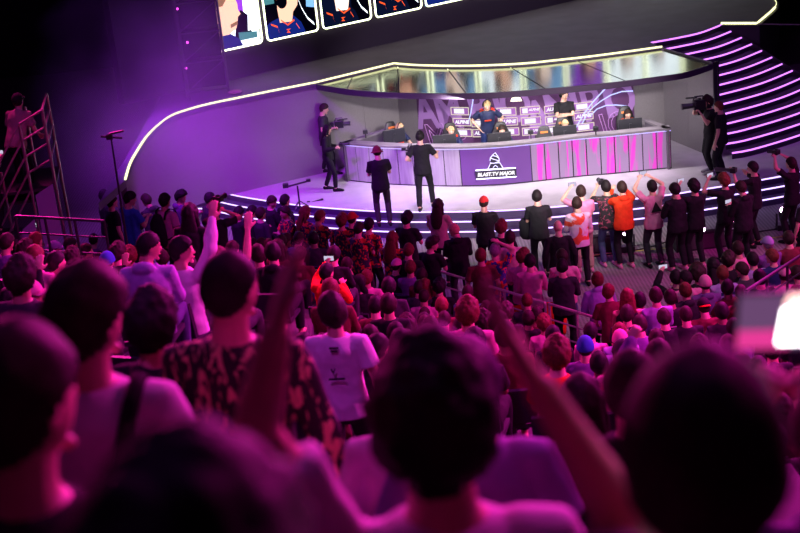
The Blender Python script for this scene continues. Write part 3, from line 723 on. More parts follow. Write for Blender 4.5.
def portrait(k):
    hx = (.30, .42, .45, .5, .45, .5, .4, .5, .5)[k % 9]; bgc = ('white', 'black', 'dark', 'black', 'sky', 'white', 'sky', 'violet', 'white')[k % 9]
    L = [(bgc, [(0, 0), (1, 0), (1, 1), (0, 1)])]
    if k == 0:
        L += [('violet', [(.48, .22), (.74, .20), (.76, .48), (.5, .46)]), ('black', [(.52, .06), (.86, .06), (.84, .24), (.70, .30), (.60, .26)]), ('teal', [(.6, .05), (.95, .05), (.95, .10), (.6, .12)]), ('white', [(.78, .12), (1, .12), (1, .42), (.84, .36)]),
              ('navy', [(0, 0), (.66, 0), (.60, .07), (.40, .14), (0, .16)]), ('skin', [(0, .12), (.42, .12), (.56, .155), (.60, .20), (.62, .25), (.68, .27), (.64, .31), (.64, .36), (.58, .45), (0, .5)]), ('blond', [(.0, .36), (.36, .36), (.46, .42), (.60, .42), (.58, .5), (0, .52)]), ('blond', [(.46, .17), (.60, .19), (.60, .22), (.46, .20)])]
        return L
    L += [('black', [(.62, 0), (1, 0), (1, .30), (.80, .36), (.66, .30)]), ('white', band([(.66, .36), (.74, .22), (.84, .12), (.96, .06)], .012)), ('sky', [(.84, .22), (1, .20), (1, .34), (.86, .34)]), ('teal' if k % 2 else 'black', [(.02, .30), (.22, .30), (.22, .46), (.02, .46)]),
          ('navy' if k in (1, 4, 5) else 'dark', [(0, 0), (.78, 0), (.70, .10), (.58, .16), (.44, .20), (.26, .17), (.10, .15), (0, .12)]),
          ('skin' if k % 2 else 'skin2', [(hx - .14, .13), (hx + .10, .12), (hx + .14, .20), (hx + .24, .25), (hx + .26, .30), (hx + .32, .34), (hx + .26, .44), (hx - .1, .46), (hx - .16, .25)]),
          ('orange', band([(.10, .13), (.22, .10), (.24, .05)], .008)), ('orange', band([(hx - .12, .15), (hx, .10), (hx + .14, .13)], .007)), ('orange', [(.38, .035), (.46, .03), (.42, .05), (.47, .065), (.38, .065), (.42, .05)]), ('orange', band([(.58, .10), (.64, .05)], .007)),
          ('hair' if k % 2 else 'blond', [(hx - .18, .32), (hx - .06, .32), (hx + .0, .42), (hx + .24, .46), (hx + .20, .54), (hx - .1, .56), (hx - .2, .44)]), ('black', ell(hx - .07, .30, .10, .055))]
    return L
for k in range(13):
    cx = (c2a.x + c2b.x) / 2 + (k - 1) * pitchw
    sc_ = bpy.data.objects.new('portrait_screen', None); col.objects.link(sc_); sc_.parent = vw; sc_.location = (cx, zb, -.04)
    pic(sc_, portrait(k), fw - .03, fh)
    w2 = fw / 2; r = .10; pts = []
    for (x, y, a) in ((w2 - r, r, -PI / 2), (w2 - r, fh - r, 0), (-w2 + r, fh - r, PI / 2), (-w2 + r, r, PI)):
        for j in range(5): pts.append((x + r * math.cos(a + j * PI / 8), y + r * math.sin(a + j * PI / 8), .07))
    pts.append(pts[0]); MB().tube(pts, .022, 6, cap=False).build('neon_frame', E['frame'], sc_)
# x, y, w(px head width), pose, yaw, hair, hair colour, top, sleeve, note
CR = [
# far left, standing behind the left rail (on the raised side)
(112,202,10,'T stand',10,'short dark','black short','standing at the left rail next to the blue jersey'),
(104,196,9,'T stand',40,'short black','charcoal long','at the far left behind the rail'),
(130,199,11,'T front',-20,'short black','blue short','at the left rail'),
(134,186,9,'T stand',170,'short black','charcoal long','under the end of the neon edge'),
(151,200,9,'T front',120,'short dark','charcoal hood','lit magenta, facing right under the neon curve'),
(165,201,11,'T stand',0,'short black','pink short','wearing a black backpack'),
(181,197,10,'T front',-60,'curly black','purple hood','with magenta lit face beyond the backpack wearer'),
(190,214,15,'T stand',0,'long black','black long','beside the black backpack'),
(215,209,12,'T longlens',-10,'buzz red','black short','aiming a camera to the right'),
(210,199,9,'T stand',-30,'short black','charcoal long','behind the shaven photographer'),
(202,238,10,'T front',20,'curly dark','black hood','in shadow behind the raised palm'),
# left block seats
(7,243,14,'sit',0,'short dark','purple long','at the left edge of the crowd'),
(19,236,11,'sitcam',10,'short dark','charcoal short','holding up a bright phone at far left'),
(36,241,13,'sit',15,'short red','charcoal hood','rear left of the crowd'),
(55,249,12,'sit',-20,'buzz dark','pink short','in a lavender cap at left',('cap','lavender')),
(71,246,12,'sit',-25,'short black','black long','behind the lavender cap'),
(25,250,14,'sit',0,'curly dark','black long','under the raised phone at left'),
(35,257,17,'sit',10,'short red','pink hood','in front of the reddish short hair at left'),
(56,263,17,'sit',-25,'short black','white short','in front of the lavender cap'),
(72,258,14,'sit',20,'curly dark','pink short','beside the blue beanie at left'),
(108,262,14,'sit',0,'buzz dark','purple long','in a blue beanie near the left rail',('beanie','blue')),
(118,253,14,'sit',0,'curly dark','black short','right of the blue beanie'),
(130,256,13,'sit',20,'curly red','maroon long','left of the big lavender hoodie in profile'),
(150,247,22,'sitf',-50,'buzz black','lavender hood','in profile turned right'),
(154,273,13,'sit',0,'buzz red','maroon long','below the lavender hoodie'),
(163,259,13,'sit',30,'short dark','black long','behind the big lavender hoodie in profile'),
(181,251,21,'sitR',-70,'short black','white long','raising an open palm, looking right'),
(187,268,20,'sit',-15,'short black','white hood','in front of the raised palm'),
(217,261,20,'sitR',-40,'short red','maroon short','waving a hand in front of the stage'),
(21,278,27,'sit',0,'curly dark','charcoal long','at the left edge above the pink cap'),
(29,296,24,'sit',-60,'buzz dark','black long','in a pink cap, in profile',('cap','pink')),
(27,317,21,'sit',10,'curly red','charcoal long','below the pink cap at left'),
(10,302,20,'sitR',0,'long black','black long','raising a fist left of the pink cap'),
(5,325,17,'sit',0,'short dark','pink long','cut by the left edge of the picture'),
(100,292,17,'sitR',10,'curly dark','black long','raising a hand behind the big dark head at left'),
(209,255,12,'sit',0,'short dark','black hood','behind the waving red haired spectator'),
(196,246,12,'sit',-60,'short dark','pink short','right of the raised palm'),
(232,250,13,'sit',0,'short dark','maroon long','left of the raised blurred hand'),
(86,252,12,'sit',-30,'short dark','charcoal long','right of the lavender cap'),
(94,240,10,'sit',20,'buzz dark','purple short','near the left rail'),
(142,305,20,'sit',0,'short black','black long','just left of the graffiti jacket'),
# behind the camera crane on the floor at the stage steps
(239,213,10,'F front',0,'short black','black long','in front of the steps beside the photographer'),
(252,212,11,'F front',0,'short black','black short','left of the magenta lit face'),
(261,214,9,'F stand',0,'short dark','charcoal long','between the black shirt and the lit face'),
(272,202,11,'F front',-70,'short dark','black long','with magenta lit face near the step end'),
(285,201,10,'F stand',0,'short black','black hood','right of the magenta lit face'),
(288,212,12,'F cross',160,'short dark','jersey short','facing the camera with arms folded'),
(305,213,11,'F front',-40,'long red','jersey short','beside the folded arms'),
(320,217,12,'F front',-20,'short red','jersey short','between the long red hair and the curly red hair'),
(342,221,12,'F stand',0,'curly red','jersey short','left of the red and black cap'),
(352,219,9,'F stand',0,'buzz dark','black short','in a red and black cap',('cap','red')),
(359,229,10,'F front',0,'short dark','jersey short','behind the red and black cap'),
(369,225,12,'F stand',10,'short black','jersey short','right end of the camouflage group'),
(392,239,11,'F front',0,'long red','jersey short','with long hair, right of the group'),
(407,219,10,'F front',0,'curly black','black short','alone before the steps left of the tan t-shirt'),
(438,206,11,'F front',0,'long dark','tan short','with shoulder length hair before the lit steps'),
(432,244,11,'F front',-70,'curly dark','black short','looking down at a phone'),
(455,230,10,'F front',80,'buzz blond','black hood','in profile facing the person with the phone'),
(484,203,8,'F front',0,'buzz dark','black short','in a red cap below the desk logo',('cap','red')),
(501,228,9,'F front',0,'curly red','black short','with curly reddish hair near the red cap'),
(510,238,10,'F stand',0,'short dark','pink short','before the steps beside the curly hair'),
(495,251,12,'F onhead',0,'short grey','bluejersey short','with one hand on the head'),
(481,256,10,'F stand',0,'short red','maroon short','left of the blue camouflage jersey'),
(523,257,10,'F front',-30,'curly red','pink short','behind the pink sweater'),
(530,262,12,'F front',0,'short black','pink long','standing behind the railing'),
(562,257,10,'F front',30,'short dark','pink short','near the dark jacket'),
(562,267,12,'F front',0,'short black','charcoal long','next to the pink sweater'),
(558,227,11,'F stand',0,'bald dark','black long','broad and seen from behind by the patterned jacket'),
(598,280,13,'F lean',0,'short red','lavender hood','leaning on the railing'),
(609,292,9,'F lean',-20,'short red','maroon short','right of the lavender hoodie'),
# mid block seats
(301,255,12,'sit',0,'short dark','maroon long','right of the blurred raised hand'),
(334,255,13,'sit',0,'short black','black long','below the camouflage jerseys'),
(327,273,14,'sitcam',-20,'short black','orange long','filming with a phone'),
(347,265,12,'sit',0,'buzz dark','black long','behind the shaven pink shirt'),
(349,276,12,'sit',0,'bald dark','pink short','bald, in the middle of the crowd'),
(367,278,12,'sit',0,'short red','pink short','right of the bald head'),
(360,283,12,'sit',0,'short dark','black long','between the bald head and the red hair'),
(389,287,14,'sit',0,'short black','charcoal long','with dark wavy hair by the pink cap'),
(349,293,12,'sit',0,'short black','pink short','below the bald head'),
(331,291,18,'sit',-10,'short red','maroon long','in front of the orange shirt'),
(397,266,11,'sitf',-30,'buzz dark','black short','in a pink cap turned right',('cap','pink')),
(411,268,10,'sit',0,'short red','purple long','right of the pink cap'),
(409,251,11,'F front',0,'short red','black long','by the near end of the railing'),
(422,276,8,'sit',0,'short dark','maroon long','small head beyond the long brown hair'),
(419,288,11,'sit',0,'short dark','charcoal long','left of the long brown hair'),
(426,287,10,'sit',0,'long red','purple long','with long brown hair by the railing'),
(440,287,11,'sit',0,'curly black','black long','by the railing posts'),
(467,293,12,'sit',0,'buzz dark','teal short','below the blue camouflage jersey'),
(424,297,11,'sit',0,'buzz dark','pink short','behind the big dark head'),
(376,306,15,'sit',0,'short black','maroon long','beyond the white t-shirt with back print'),
(389,305,17,'sit',0,'short dark','black long','above the big dark head'),
(442,306,13,'sit',0,'short red','maroon long','right above the big dark head'),
(467,313,20,'sit',10,'curly red','pink short','right of the big dark head'),
(333,313,27,'T stand',20,'quiff dark','white short','with small dark marks printed on the back'),
(527,301,11,'sit',0,'buzz red','charcoal long','left of the orange banner'),
(537,315,11,'sit',0,'short dark','maroon long','by the orange banner'),
(529,319,11,'sit',0,'short dark','black long','beside the raised arm'),
(545,324,12,'sit',0,'curly red','pink long','between the raised arm and the railing'),
(554,336,15,'sit',0,'short black','black long','above the orange shirt'),
(556,355,23,'sit',0,'curly red','orange short','with curly red hair'),
(585,348,16,'sit',0,'buzz dark','purple long','in a blue beanie below the lavender hoodie',('beanie','blue')),
(590,332,14,'sit',0,'short black','pink long','below the lavender hoodie'),
(599,364,18,'sit',0,'short black','pink long','in front of the blue beanie'),
(623,355,22,'sit',0,'buzz dark','pink short','wearing a charcoal cap',('cap','charcoal')),
(620,341,14,'sit',0,'buzz dark','lavender long','in a pink beanie below the guard rail',('beanie','pink')),
(620,333,12,'sit',0,'short red','lavender long','behind the pink beanie'),
(660,358,26,'sitcam',10,'short dark','purple hood','raising a hand before the huge dark head at right'),
(582,405,44,'sit',10,'long dark','pink short','with long dark hair'),
# right block
(627,298,13,'sit',0,'long red','black tank','with long red hair'),
(640,301,8,'sit',0,'short black','black long','small, right of the long red hair'),
(656,296,13,'sit',0,'short dark','lavender long','seen from behind, leaning left'),
(665,318,13,'sitf',0,'short dark','black short','clapping'),
(671,298,12,'sit',0,'short dark','black long','right of the lavender top'),
(676,278,12,'sitcam',0,'short black','black long','filming with a bright phone on the right'),
(685,279,7,'sit',60,'short black','pink short','small face behind the phone'),
(697,274,16,'sit',0,'afro dark','black long','with a big round afro'),
(686,291,12,'sit',0,'short red','charcoal hood','below the afro'),
(705,284,12,'sit',0,'buzz dark','purple hood','in a pink beanie',('beanie','pink')),
(704,307,13,'sit',0,'buzz dark','maroon long','in a black cap with orange brim',('backcap','black','orange')),
(722,274,11,'sit',0,'short red','lavender short','with dark lettering across the back'),
(728,260,12,'sit',-40,'curly dark','black long','left of the lavender top at right'),
(714,266,13,'sit',0,'long black','black long','with long black hair above the pink beanie'),
(738,249,11,'sit',0,'short dark','pink short','near the standing photographers'),
(753,260,13,'sit',0,'short black','lavender long','below the pink shirt'),
(743,270,12,'sit',20,'short dark','charcoal long','below and left of the lavender top'),
(741,293,13,'sit',0,'buzz dark','maroon long','left edge of the blurred phone'),
(768,244,11,'sit',0,'buzz grey','purple long','in a blue grey cap',('cap','lavender')),
(772,257,11,'sit',20,'short red','navy long','below the blue grey cap'),
(788,239,11,'sit',0,'short dark','maroon long','at the right edge near the steps'),
(760,278,13,'sit',0,'short black','black long','below the lavender top at right'),
(784,275,12,'sit',-30,'buzz dark','pink long','in a pink cap at right',('cap','pink')),
(797,274,11,'sit',0,'short dark','maroon long','cut by the right edge'),
(686,315,11,'sit',0,'buzz dark','black long','between the clapping hands and the orange brim'),
(735,329,11,'sitf',0,'short black','purple long','with hands held forward near the blurred phone'),
(744,366,16,'sit',0,'short black','white hood','below the blurred phone'),
(758,369,14,'sit',0,'short black','charcoal long','right of the white hood'),
(775,376,18,'sit',0,'short dark','pink long','at lower right'),
(790,390,18,'sit',0,'short dark','maroon long','lowest at the right edge'),
(715,356,15,'sit',0,'short black','black long','behind the big foreground head at right'),
(728,346,13,'sit',10,'short dark','black long','below the reaching hand'),
(700,348,14,'sit',0,'curly dark','black long','above the big head at right'),
(772,350,14,'sit',0,'short black','black long','under the bright phone'),
(656,340,13,'sit',0,'short dark','black long','between the clapping spectator and the pink beanie'),
(722,312,12,'sit',0,'short black','black long','right of the orange brim'),
(640,325,12,'sit',0,'short dark','purple long','behind the clapping spectator'),
(792,300,12,'sit',0,'short black','black long','hidden behind the bright phone'),
]
# ------------------------------------------------------------------ seating tiers
TREAD = .9
SECT = {'L': (-30, -1.25, 25.2, .33, .27), 'M': (-1.25, 2.5, 21.0, .20, .324), 'R': (2.5, 32, 21.2, .24, .225)}
def sect(x): return 'L' if x < -1.25 else ('M' if x < 2.5 else 'R')
def treadz(s, k): return SECT[s][3] + SECT[s][4] * k
M_TIER = mat('tier_concrete', (.035, .028, .04), .8, nscale=2, namp=.2)
names = {'L': 'left hand block of dark stepped seating tiers below the metal camera tower', 'M': 'middle block of dark stepped seating tiers rising to the camera', 'R': 'right hand block of dark stepped seating tiers facing the lit stairs'}
for s, (x0, x1, yf, z0, r) in SECT.items():
    t = thing('seating_tier', ((max(x0, -16) + min(x1, 20)) / 2, yf, 0), 0, names[s], 'seating tier')
    xa, xb = max(x0, -16) - t.location.x, min(x1, 20) - t.location.x
    for k in range(30):
        y1 = -TREAD * k; z = treadz(s, k)
        b = MB().box(((xa + xb) / 2, y1 - TREAD / 2, z / 2), (xb - xa - .02, TREAD - .004, z)); b.build('tier_step', M_TIER, t)
OCC = []
def gz(x, y):
    s = sect(x); x0, x1, yf, z0, r = SECT[s]
    return 0.0 if y > yf else treadz(s, int((yf - y) / TREAD))
def headlocal(pose, yaw=0): return pose_geo(pose, yaw)['HM'].to_translation()
AIM = V((3.2, 31, 0))
def place_head(x, y, D, ground, kind, rz=None, yaw=0, pose='stand', sc=1.0):
    """root position so that the head sits at this pixel; ground 'tier', or a floor height"""
    hl = headlocal(pose, yaw) * sc
    if ground == 'tier':
        est = dep(x, y, D); best = None
        for s in 'LMR':
            for k in range(26):
                p = at(x, y, treadz(s, k) + hl.z); 
                if sect(p.x) != s: continue
                off = (SECT[s][2] - TREAD * k) - p.y      # distance into the tread from its front
                pen = abs((p - CAM).dot(FW) - D) + 3 * max(0, .12 - off) + 3 * max(0, off - TREAD + .12)
                if best is None or pen < best[0]: best = (pen, p, treadz(s, k))
        p, z = best[1], best[2]
    else: p = at(x, y, ground + hl.z); z = ground
    if rz is None: d = AIM - p; rz = math.atan2(-d.x, d.y)
    q = Matrix.Rotation(rz, 3, 'Z') @ V((hl.x, hl.y, 0))
    return V((p.x - q.x, p.y - q.y, z)), rz
COLW = dict(black='black', charcoal='charcoal', white='white', grey='grey', pink='pink', blue='blue', navy='navy', red='red', orange='orange', lavender='lavender', teal='dark green', maroon='dark red', tan='tan', purple='dark purple', jersey='black and orange camouflage', bluejersey='blue and orange camouflage', graffiti='graffiti print', flag='white and orange', floral='dark floral', team='navy')
# ------------------------------------------------------------------ the crowd
seat = None
def folding_seat():
    t = bpy.data.objects.new('folding_seat', None); col.objects.link(t)
    tag(t, 'dark folding stadium seat hidden under a seated spectator', 'seat', 'stadium seats on the tiers')
    m = mat('seat_plastic', (.02, .015, .03), .5)
    MB().box((0, .02, .415), (.42, .40, .04)).build('seat', m, t); MB().box((0, -.20, .62), (.42, .04, .34), M=Matrix.Rotation(.15, 3, 'X')).build('backrest', m, t)
    MB().tube([(0, -.1, .40), (0, -.12, 0)], .03, 8).build('pedestal', M_DARKMETAL, t); return t
rr = random.Random(3)
ALL = []
def spot_free(p, r=.36): return all((V((p.x, p.y, 0)) - V((o.x, o.y, 0))).length > r or abs(p.z - o.z) > 1.2 for o in OCC)
for c in CR:
    x, y, w, ps, yaw, hr, tp, note = c[:8]; g = c[8] if len(c) > 8 else None
    kind, pose = ps.split() if ' ' in ps else ('S', ps)
    h, hc = hr.split(); top, slv = tp.split()
    if pose == 'sit': pose = rr.choice(['sit', 'sit', 'sitfold', 'sitf'])
    yq = max(-60, min(60, round(yaw / 30) * 30)) if abs(yaw) < 100 else 0
    big = w > 40
    D = F * (.2 if big else .19) / w; sc = 1.0
    body_rz = None
    if kind == 'F': loc, rz = place_head(x, y, 0, 0.0, kind, yaw=yq, pose=pose)
    else: loc, rz = place_head(x, y, D, 'tier', kind, yaw=yq, pose=pose)
    if abs(yaw) >= 100: rz += math.radians(yaw)
    else: rz += math.radians(yaw - yq) if abs(yaw) > 60 else 0
    rz += rr.uniform(-.12, .12)
    dd = (loc + V((0, 0, 1.2)) - CAM).dot(FW); sc = max(.95, min(1.06, (w * dd / (F * .19)) ** .5))
    lg = rr.choice(['black', 'charcoal', 'denim', 'black'])
    skin = 1 if (x, y) in ((150, 247), (215, 209)) else (2 if hc == 'black' and rr.random() < .12 else rr.choice([0, 0, 1]))
    r, gg = person(loc, rz, pose, yaw=yq, hair=h, hc=hc, top=top, sleeve=slv, legs=lg, skin=skin, gear=g[0] if g else None, gc=g[1] if g else 'black', bc=g[2] if g and len(g) > 2 else None,
                   scale=1.0, face=abs(yaw) >= 50, shoes=rr.choice(['black', 'white', 'charcoal']), fine=big)
    # keep the head where it was while the figure grows or shrinks a little
    garment = {'short': 't-shirt', 'long': 'top', 'hood': 'hoodie', 'tank': 'tank top'}[slv]
    hairw = dict(short='short', buzz='cropped', curly='curly', afro='afro', long='long', bald='no', quiff='short').get(h, 'short')
    verb = 'seated' if kind == 'S' else 'standing'
    hw = '' if g else ('bald ' if h == 'bald' else ('afro haired ' if h == 'afro' else '%s %s ' % ({'short': 'short', 'buzz': 'cropped', 'curly': 'curly', 'long': 'long', 'quiff': 'short'}[h], {'black': 'black', 'dark': 'dark', 'red': 'reddish', 'blond': 'blond', 'grey': 'grey', 'purple': 'purple'}[hc] + ' haired')))
    nt_ = note.replace(',', '').split(); base = ('%s %sperson in %s %s' % (verb, hw, COLW[top], garment)).split()
    if len(base) + len(nt_) > 16 or 'hair' in note: base = ('%s person in %s %s' % (verb, COLW[top], garment)).split()
    lab = ' '.join((base + nt_)[:16])
    r['label'] = lab.replace(',', ''); r['group'] = 'spectators in the seating tiers' if kind == 'S' else 'people standing on the floor by the stage'
    for o in OCC:
        if (V((o.x, o.y)) - V((loc.x, loc.y))).length < .33 and abs(o.z - loc.z) < 1: print('CLOSE', (x, y), '%.2f' % (V((o.x, o.y)) - V((loc.x, loc.y))).length)
    OCC.append(loc); ALL.append((r, kind, x, y, gg))
    if kind == 'S':
        if seat is None: seat = folding_seat(); s_ = seat
        else: s_ = copy_tree(seat)
        s_.location = loc; s_.rotation_euler = (0, 0, rz)

# darker spectators filling the rows between the ones listed above
def pix(p):
    q = p - CAM; z = q.dot(FW); return 400 + F * q.dot(RT) / z, 266.5 - F * q.dot(UP) / z
nf = 0
for s_n in 'LMR':
    x0, x1, yf, z0, r_ = SECT[s_n]
    for k in range(17):
        zt_ = treadz(s_n, k); Yc = yf - TREAD * (k + .5)
        if Yc < 9.3: continue
        X_ = max(x0, -12) + .3 + (k % 2) * .3
        while X_ < min(x1, 12) - .2:
            p = V((X_ + rr.uniform(-.08, .08), Yc - .12 + rr.uniform(-.1, .1), zt_)); X_ += .60
            u, v = pix(p + V((0, 0, 1.2)))
            if not (-25 < u < 825) or rr.random() < .10: continue
            if any((V((p.x, p.y)) - V((o.x, o.y))).length < .46 for o in OCC): continue
            wf = F * .19 / (p + V((0, 0, 1.2)) - CAM).dot(FW); bad = False
            for a in ALL:
                w_ = F * .19 / max(1, (a[0].location + V((0, 0, 1.2)) - CAM).dot(FW))
                if a[0].location.y > p.y:
                    if abs(u - a[2]) < w_ * .62 + wf * .85 and v < a[3] + w_ * 1.1 and v + 4 * wf > a[3]: bad = True; break
                elif abs(u - a[2]) < w_ * .6 and abs(v - a[3]) < w_ * .7: bad = True; break
            if bad: continue
            if 380 < u < 620 and v < 268 + (u - 396) * .36: continue
            if u > 600 and v < 304 - max(0, u - 640) * .45: continue
            d = AIM - p; rz = math.atan2(-d.x, d.y) + rr.uniform(-.25, .25)
            h, hc = rr.choice([('short', 'dark'), ('short', 'black'), ('buzz', 'dark'), ('curly', 'dark'), ('long', 'dark'), ('short', 'black')])
            tp = rr.choice(['black', 'black', 'charcoal', 'maroon', 'purple', 'charcoal']); sl = rr.choice(['short', 'long', 'hood'])
            q, _g = person(p, rz, rr.choice(['sit', 'sitf', 'sitfold']), yaw=rr.choice([0, 0, 30, -30]), hair=h, hc=hc, top=tp, sleeve=sl, legs='black', shoes=None, skin=rr.choice([0, 1, 1, 2]))
            tag(q, 'dim spectator in dark clothes sitting in the shadowed rows of the crowd', 'person', 'dark clothed spectators filling the rows'); OCC.append(p); nf += 1
            t_ = copy_tree(seat); t_.location = p; t_.rotation_euler = (0, 0, rz)
print('near fillers', nf)

# ------------------------------------------------------------------ things held
M_PHONE = M_PLASTIC; E_PHONE = emit('phone_screen', (.80, .75, 1), .75)
def phone(M, label, lit=True, group='phones held up to film'):
    t = bpy.data.objects.new('phone', None); col.objects.link(t); t.matrix_world = M; tag(t, label, 'phone', group)
    MB().box((0, 0, 0), (.155, .009, .075)).build('phone_body', M_PHONE, t, bevel=.003)
    if lit: MB().box((0, -.0055, 0), (.143, .002, .067)).build('screen', E_PHONE, t)
    MB().tube([(.055, .0045, .02), (.055, .0065, .02)], .008, 10, ref=(1, 0, 0)).build('lens', M_DARKMETAL, t); return t
def camera_body(M, label, lens=.12, big=False, name='photo_camera', cat='camera'):
    t = bpy.data.objects.new(name, None); col.objects.link(t); t.matrix_world = M; tag(t, label, cat)
    k = 1.9 if big else 1
    MB().box((0, 0, 0), (.14 * (.8 if big else 1), .07 * k * 1.6, .09 * k)).build('camera_body', M_PLASTIC, t, bevel=.008)
    MB().tube([(0, .03 * k, 0), (0, .06 * k + lens * .6, 0), (0, .06 * k + lens, 0)], [.036 * k ** .4, .036 * k ** .4, .044 * k ** .4], 16).build('lens', M_DARKMETAL, t)
    MB().box((0, -.01, .055 * k), (.05, .05, .025)).build('viewfinder', M_PLASTIC, t, bevel=.004)
    if big:
        MB().tube([(0, -.10, .09), (0, -.07, .15), (0, .08, .15), (0, .10, .09)], .012, 8).build('handle', M_PLASTIC, t)
        MB().box((-.12, .10, .05), (.10, .02, .07)).build('monitor', M_PLASTIC, t, bevel=.004); MB().box((0, -.17, -.01), (.09, .08, .14)).build('battery', M_PLASTIC, t, bevel=.006)
        MB().tube([(.05, .02, .12), (.05, .22, .13)], .014, 10).build('microphone', M_BLACK, t)
    return t
def hand_world(r, g, which, fwd=.10, up=.0):
    M = Matrix.Translation(r.location) @ Matrix.Rotation(r.rotation_euler[2], 4, 'Z') @ Matrix.Diagonal((*r.scale, 1))
    if which == 'both': w = (g['wl'] + g['wr']) / 2; d = ((g['wl'] - g['el']).normalized() + (g['wr'] - g['er']).normalized()).normalized()
    else:
        w = g['w' + which]; d = (w - g['e' + which]).normalized()
    p = w + d * fwd + V((0, 0, up)); Q = M @ Matrix.Translation(p); return Q
pl_ = {(19, 236): 'lit phone raised at the far left of the crowd', (327, 273): 'phone held by the person in orange below the jerseys', (676, 278): 'bright phone filming the stage from the right hand seats'}
for r, kind, x, y, g in ALL:
    if (x, y) in pl_: phone(hand_world(r, g, 'l', .09), pl_[(x, y)])
    if (x, y) == (215, 209): camera_body(hand_world(r, g, 'l', .06, .05), 'black photo camera aimed by the shaven headed photographer at left', .14)
    if (x, y) == (432, 244): phone(hand_world(r, g, 'r', .09) @ Matrix.Rotation(.9, 4, 'X'), 'phone glowing blue in the hand of the bearded person by the railing')
    if (x, y) == (165, 201):
        M = Matrix.Translation(r.location) @ Matrix.Rotation(r.rotation_euler[2], 4, 'Z')
        t = bpy.data.objects.new('backpack', None); col.objects.link(t); t.matrix_world = M @ Matrix.Translation((0, -.20, 1.18)); tag(t, 'black backpack on the person in the pink t-shirt at left', 'backpack')
        b = MB(); b.tube([(0, 0, -.24), (0, -.02, -.1), (0, -.02, .1), (0, .01, .22)], [(.15, .09), (.16, .11), (.15, .10), (.10, .05)], 14, ref=(1, 0, 0), rnd=True); b.build('pack', CL['black'], t, True)
        for s in (-1, 1): MB().tube([(s * .10, .06, .16), (s * .115, .10, .28), (s * .12, .19, .315), (s * .12, .31, .26), (s * .13, .335, .08), (s * .16, .24, -.12), (s * .12, .06, -.20)], [(.025, .008)] * 7, 8, ref=(1, 0, 0)).build('strap', CL['black'], t, True)
        print('pack', x, y)

for r, kind, x, y, g in ALL:
    if (x, y) == (333, 313):
        Mb = Matrix.Rotation(PI, 4, 'Z') @ Matrix.Rotation(PI / 2, 4, 'X')
        text('back_print', 'V', .05, CL['charcoal'], r, Matrix.Translation((-.02, -.150, 1.22)) @ Matrix.Rotation(PI / 2, 4, 'X'), bold=.002, shear=0, ext=.006)
        for z, w_ in ((1.16, .12), (1.40, .07), (1.375, .05)): MB().box((0, -.148 if z < 1.3 else -.135, z), (w_, .012, .012)).build('back_print', CL['charcoal'], r)
    if (x, y) == (722, 274):
        MB().box((0, -.170, .93), (.24, .012, .05)).build('back_print', CL['navy'], r); MB().box((-.02, -.170, .86), (.16, .012, .02)).build('back_print', CL['navy'], r)
# ------------------------------------------------------------------ photographers in front of the stage
ROW = [
 (537, 197, 'front', 'short', 'black', 'black short', 'black', 'black', 'standing person in black t-shirt with a bag at the hip below the desk'),
 (581, 192, 'cam1hi', 'short', 'dark', 'pink short', 'tan', 'pink', 'standing person in pink t-shirt holding a phone above the head'),
 (577, 204, 'front', 'short', 'dark', 'flag long', 'black', 'black', 'standing person wrapped in a white and orange patterned jacket'),
 (606, 187, 'cam2', 'short', 'black', 'floral short', 'denim', 'pink', 'photographer in dark floral shirt and jeans with hands at the face'),
 (622, 188, 'cam1', 'short', 'dark', 'orange hood', 'black', 'pink', 'standing person in a bright orange hoodie before the stage steps'),
 (652, 187, 'cam2hi', 'short', 'black', 'pink short', 'charcoal', 'black', 'person in pink t-shirt with dark back print filming overhead'),
 (675, 190, 'front', 'short', 'black', 'black long', 'black', 'pink', 'broad person in black top standing right of the pink printed t-shirt'),
 (694, 187, 'cam1hi', 'curly', 'black', 'black short', 'black', 'pink', 'slim person in black t-shirt filming with a phone near the steps'),
 (724, 181, 'cam1hi', 'curly', 'red', 'black short', 'black', 'charcoal', 'reddish haired person in black t-shirt holding up a phone'),
 (741, 188, 'front', 'short', 'dark', 'black hood', 'black', 'black', 'person in black hoodie holding a teal lit phone beside a photographer'),
 (753, 168, 'longlens', 'short', 'black', 'black short', 'black', 'black', 'tall photographer in black aiming a long lens at the stage'),
 (791, 164, 'cam2hi', 'short', 'dark', 'black short', 'black', 'black', 'photographer in black with both arms raised at the right edge'),
 (806, 196, 'stand', 'short', 'dark', 'black short', 'black', 'black', 'person in black cut by the right picture edge')]
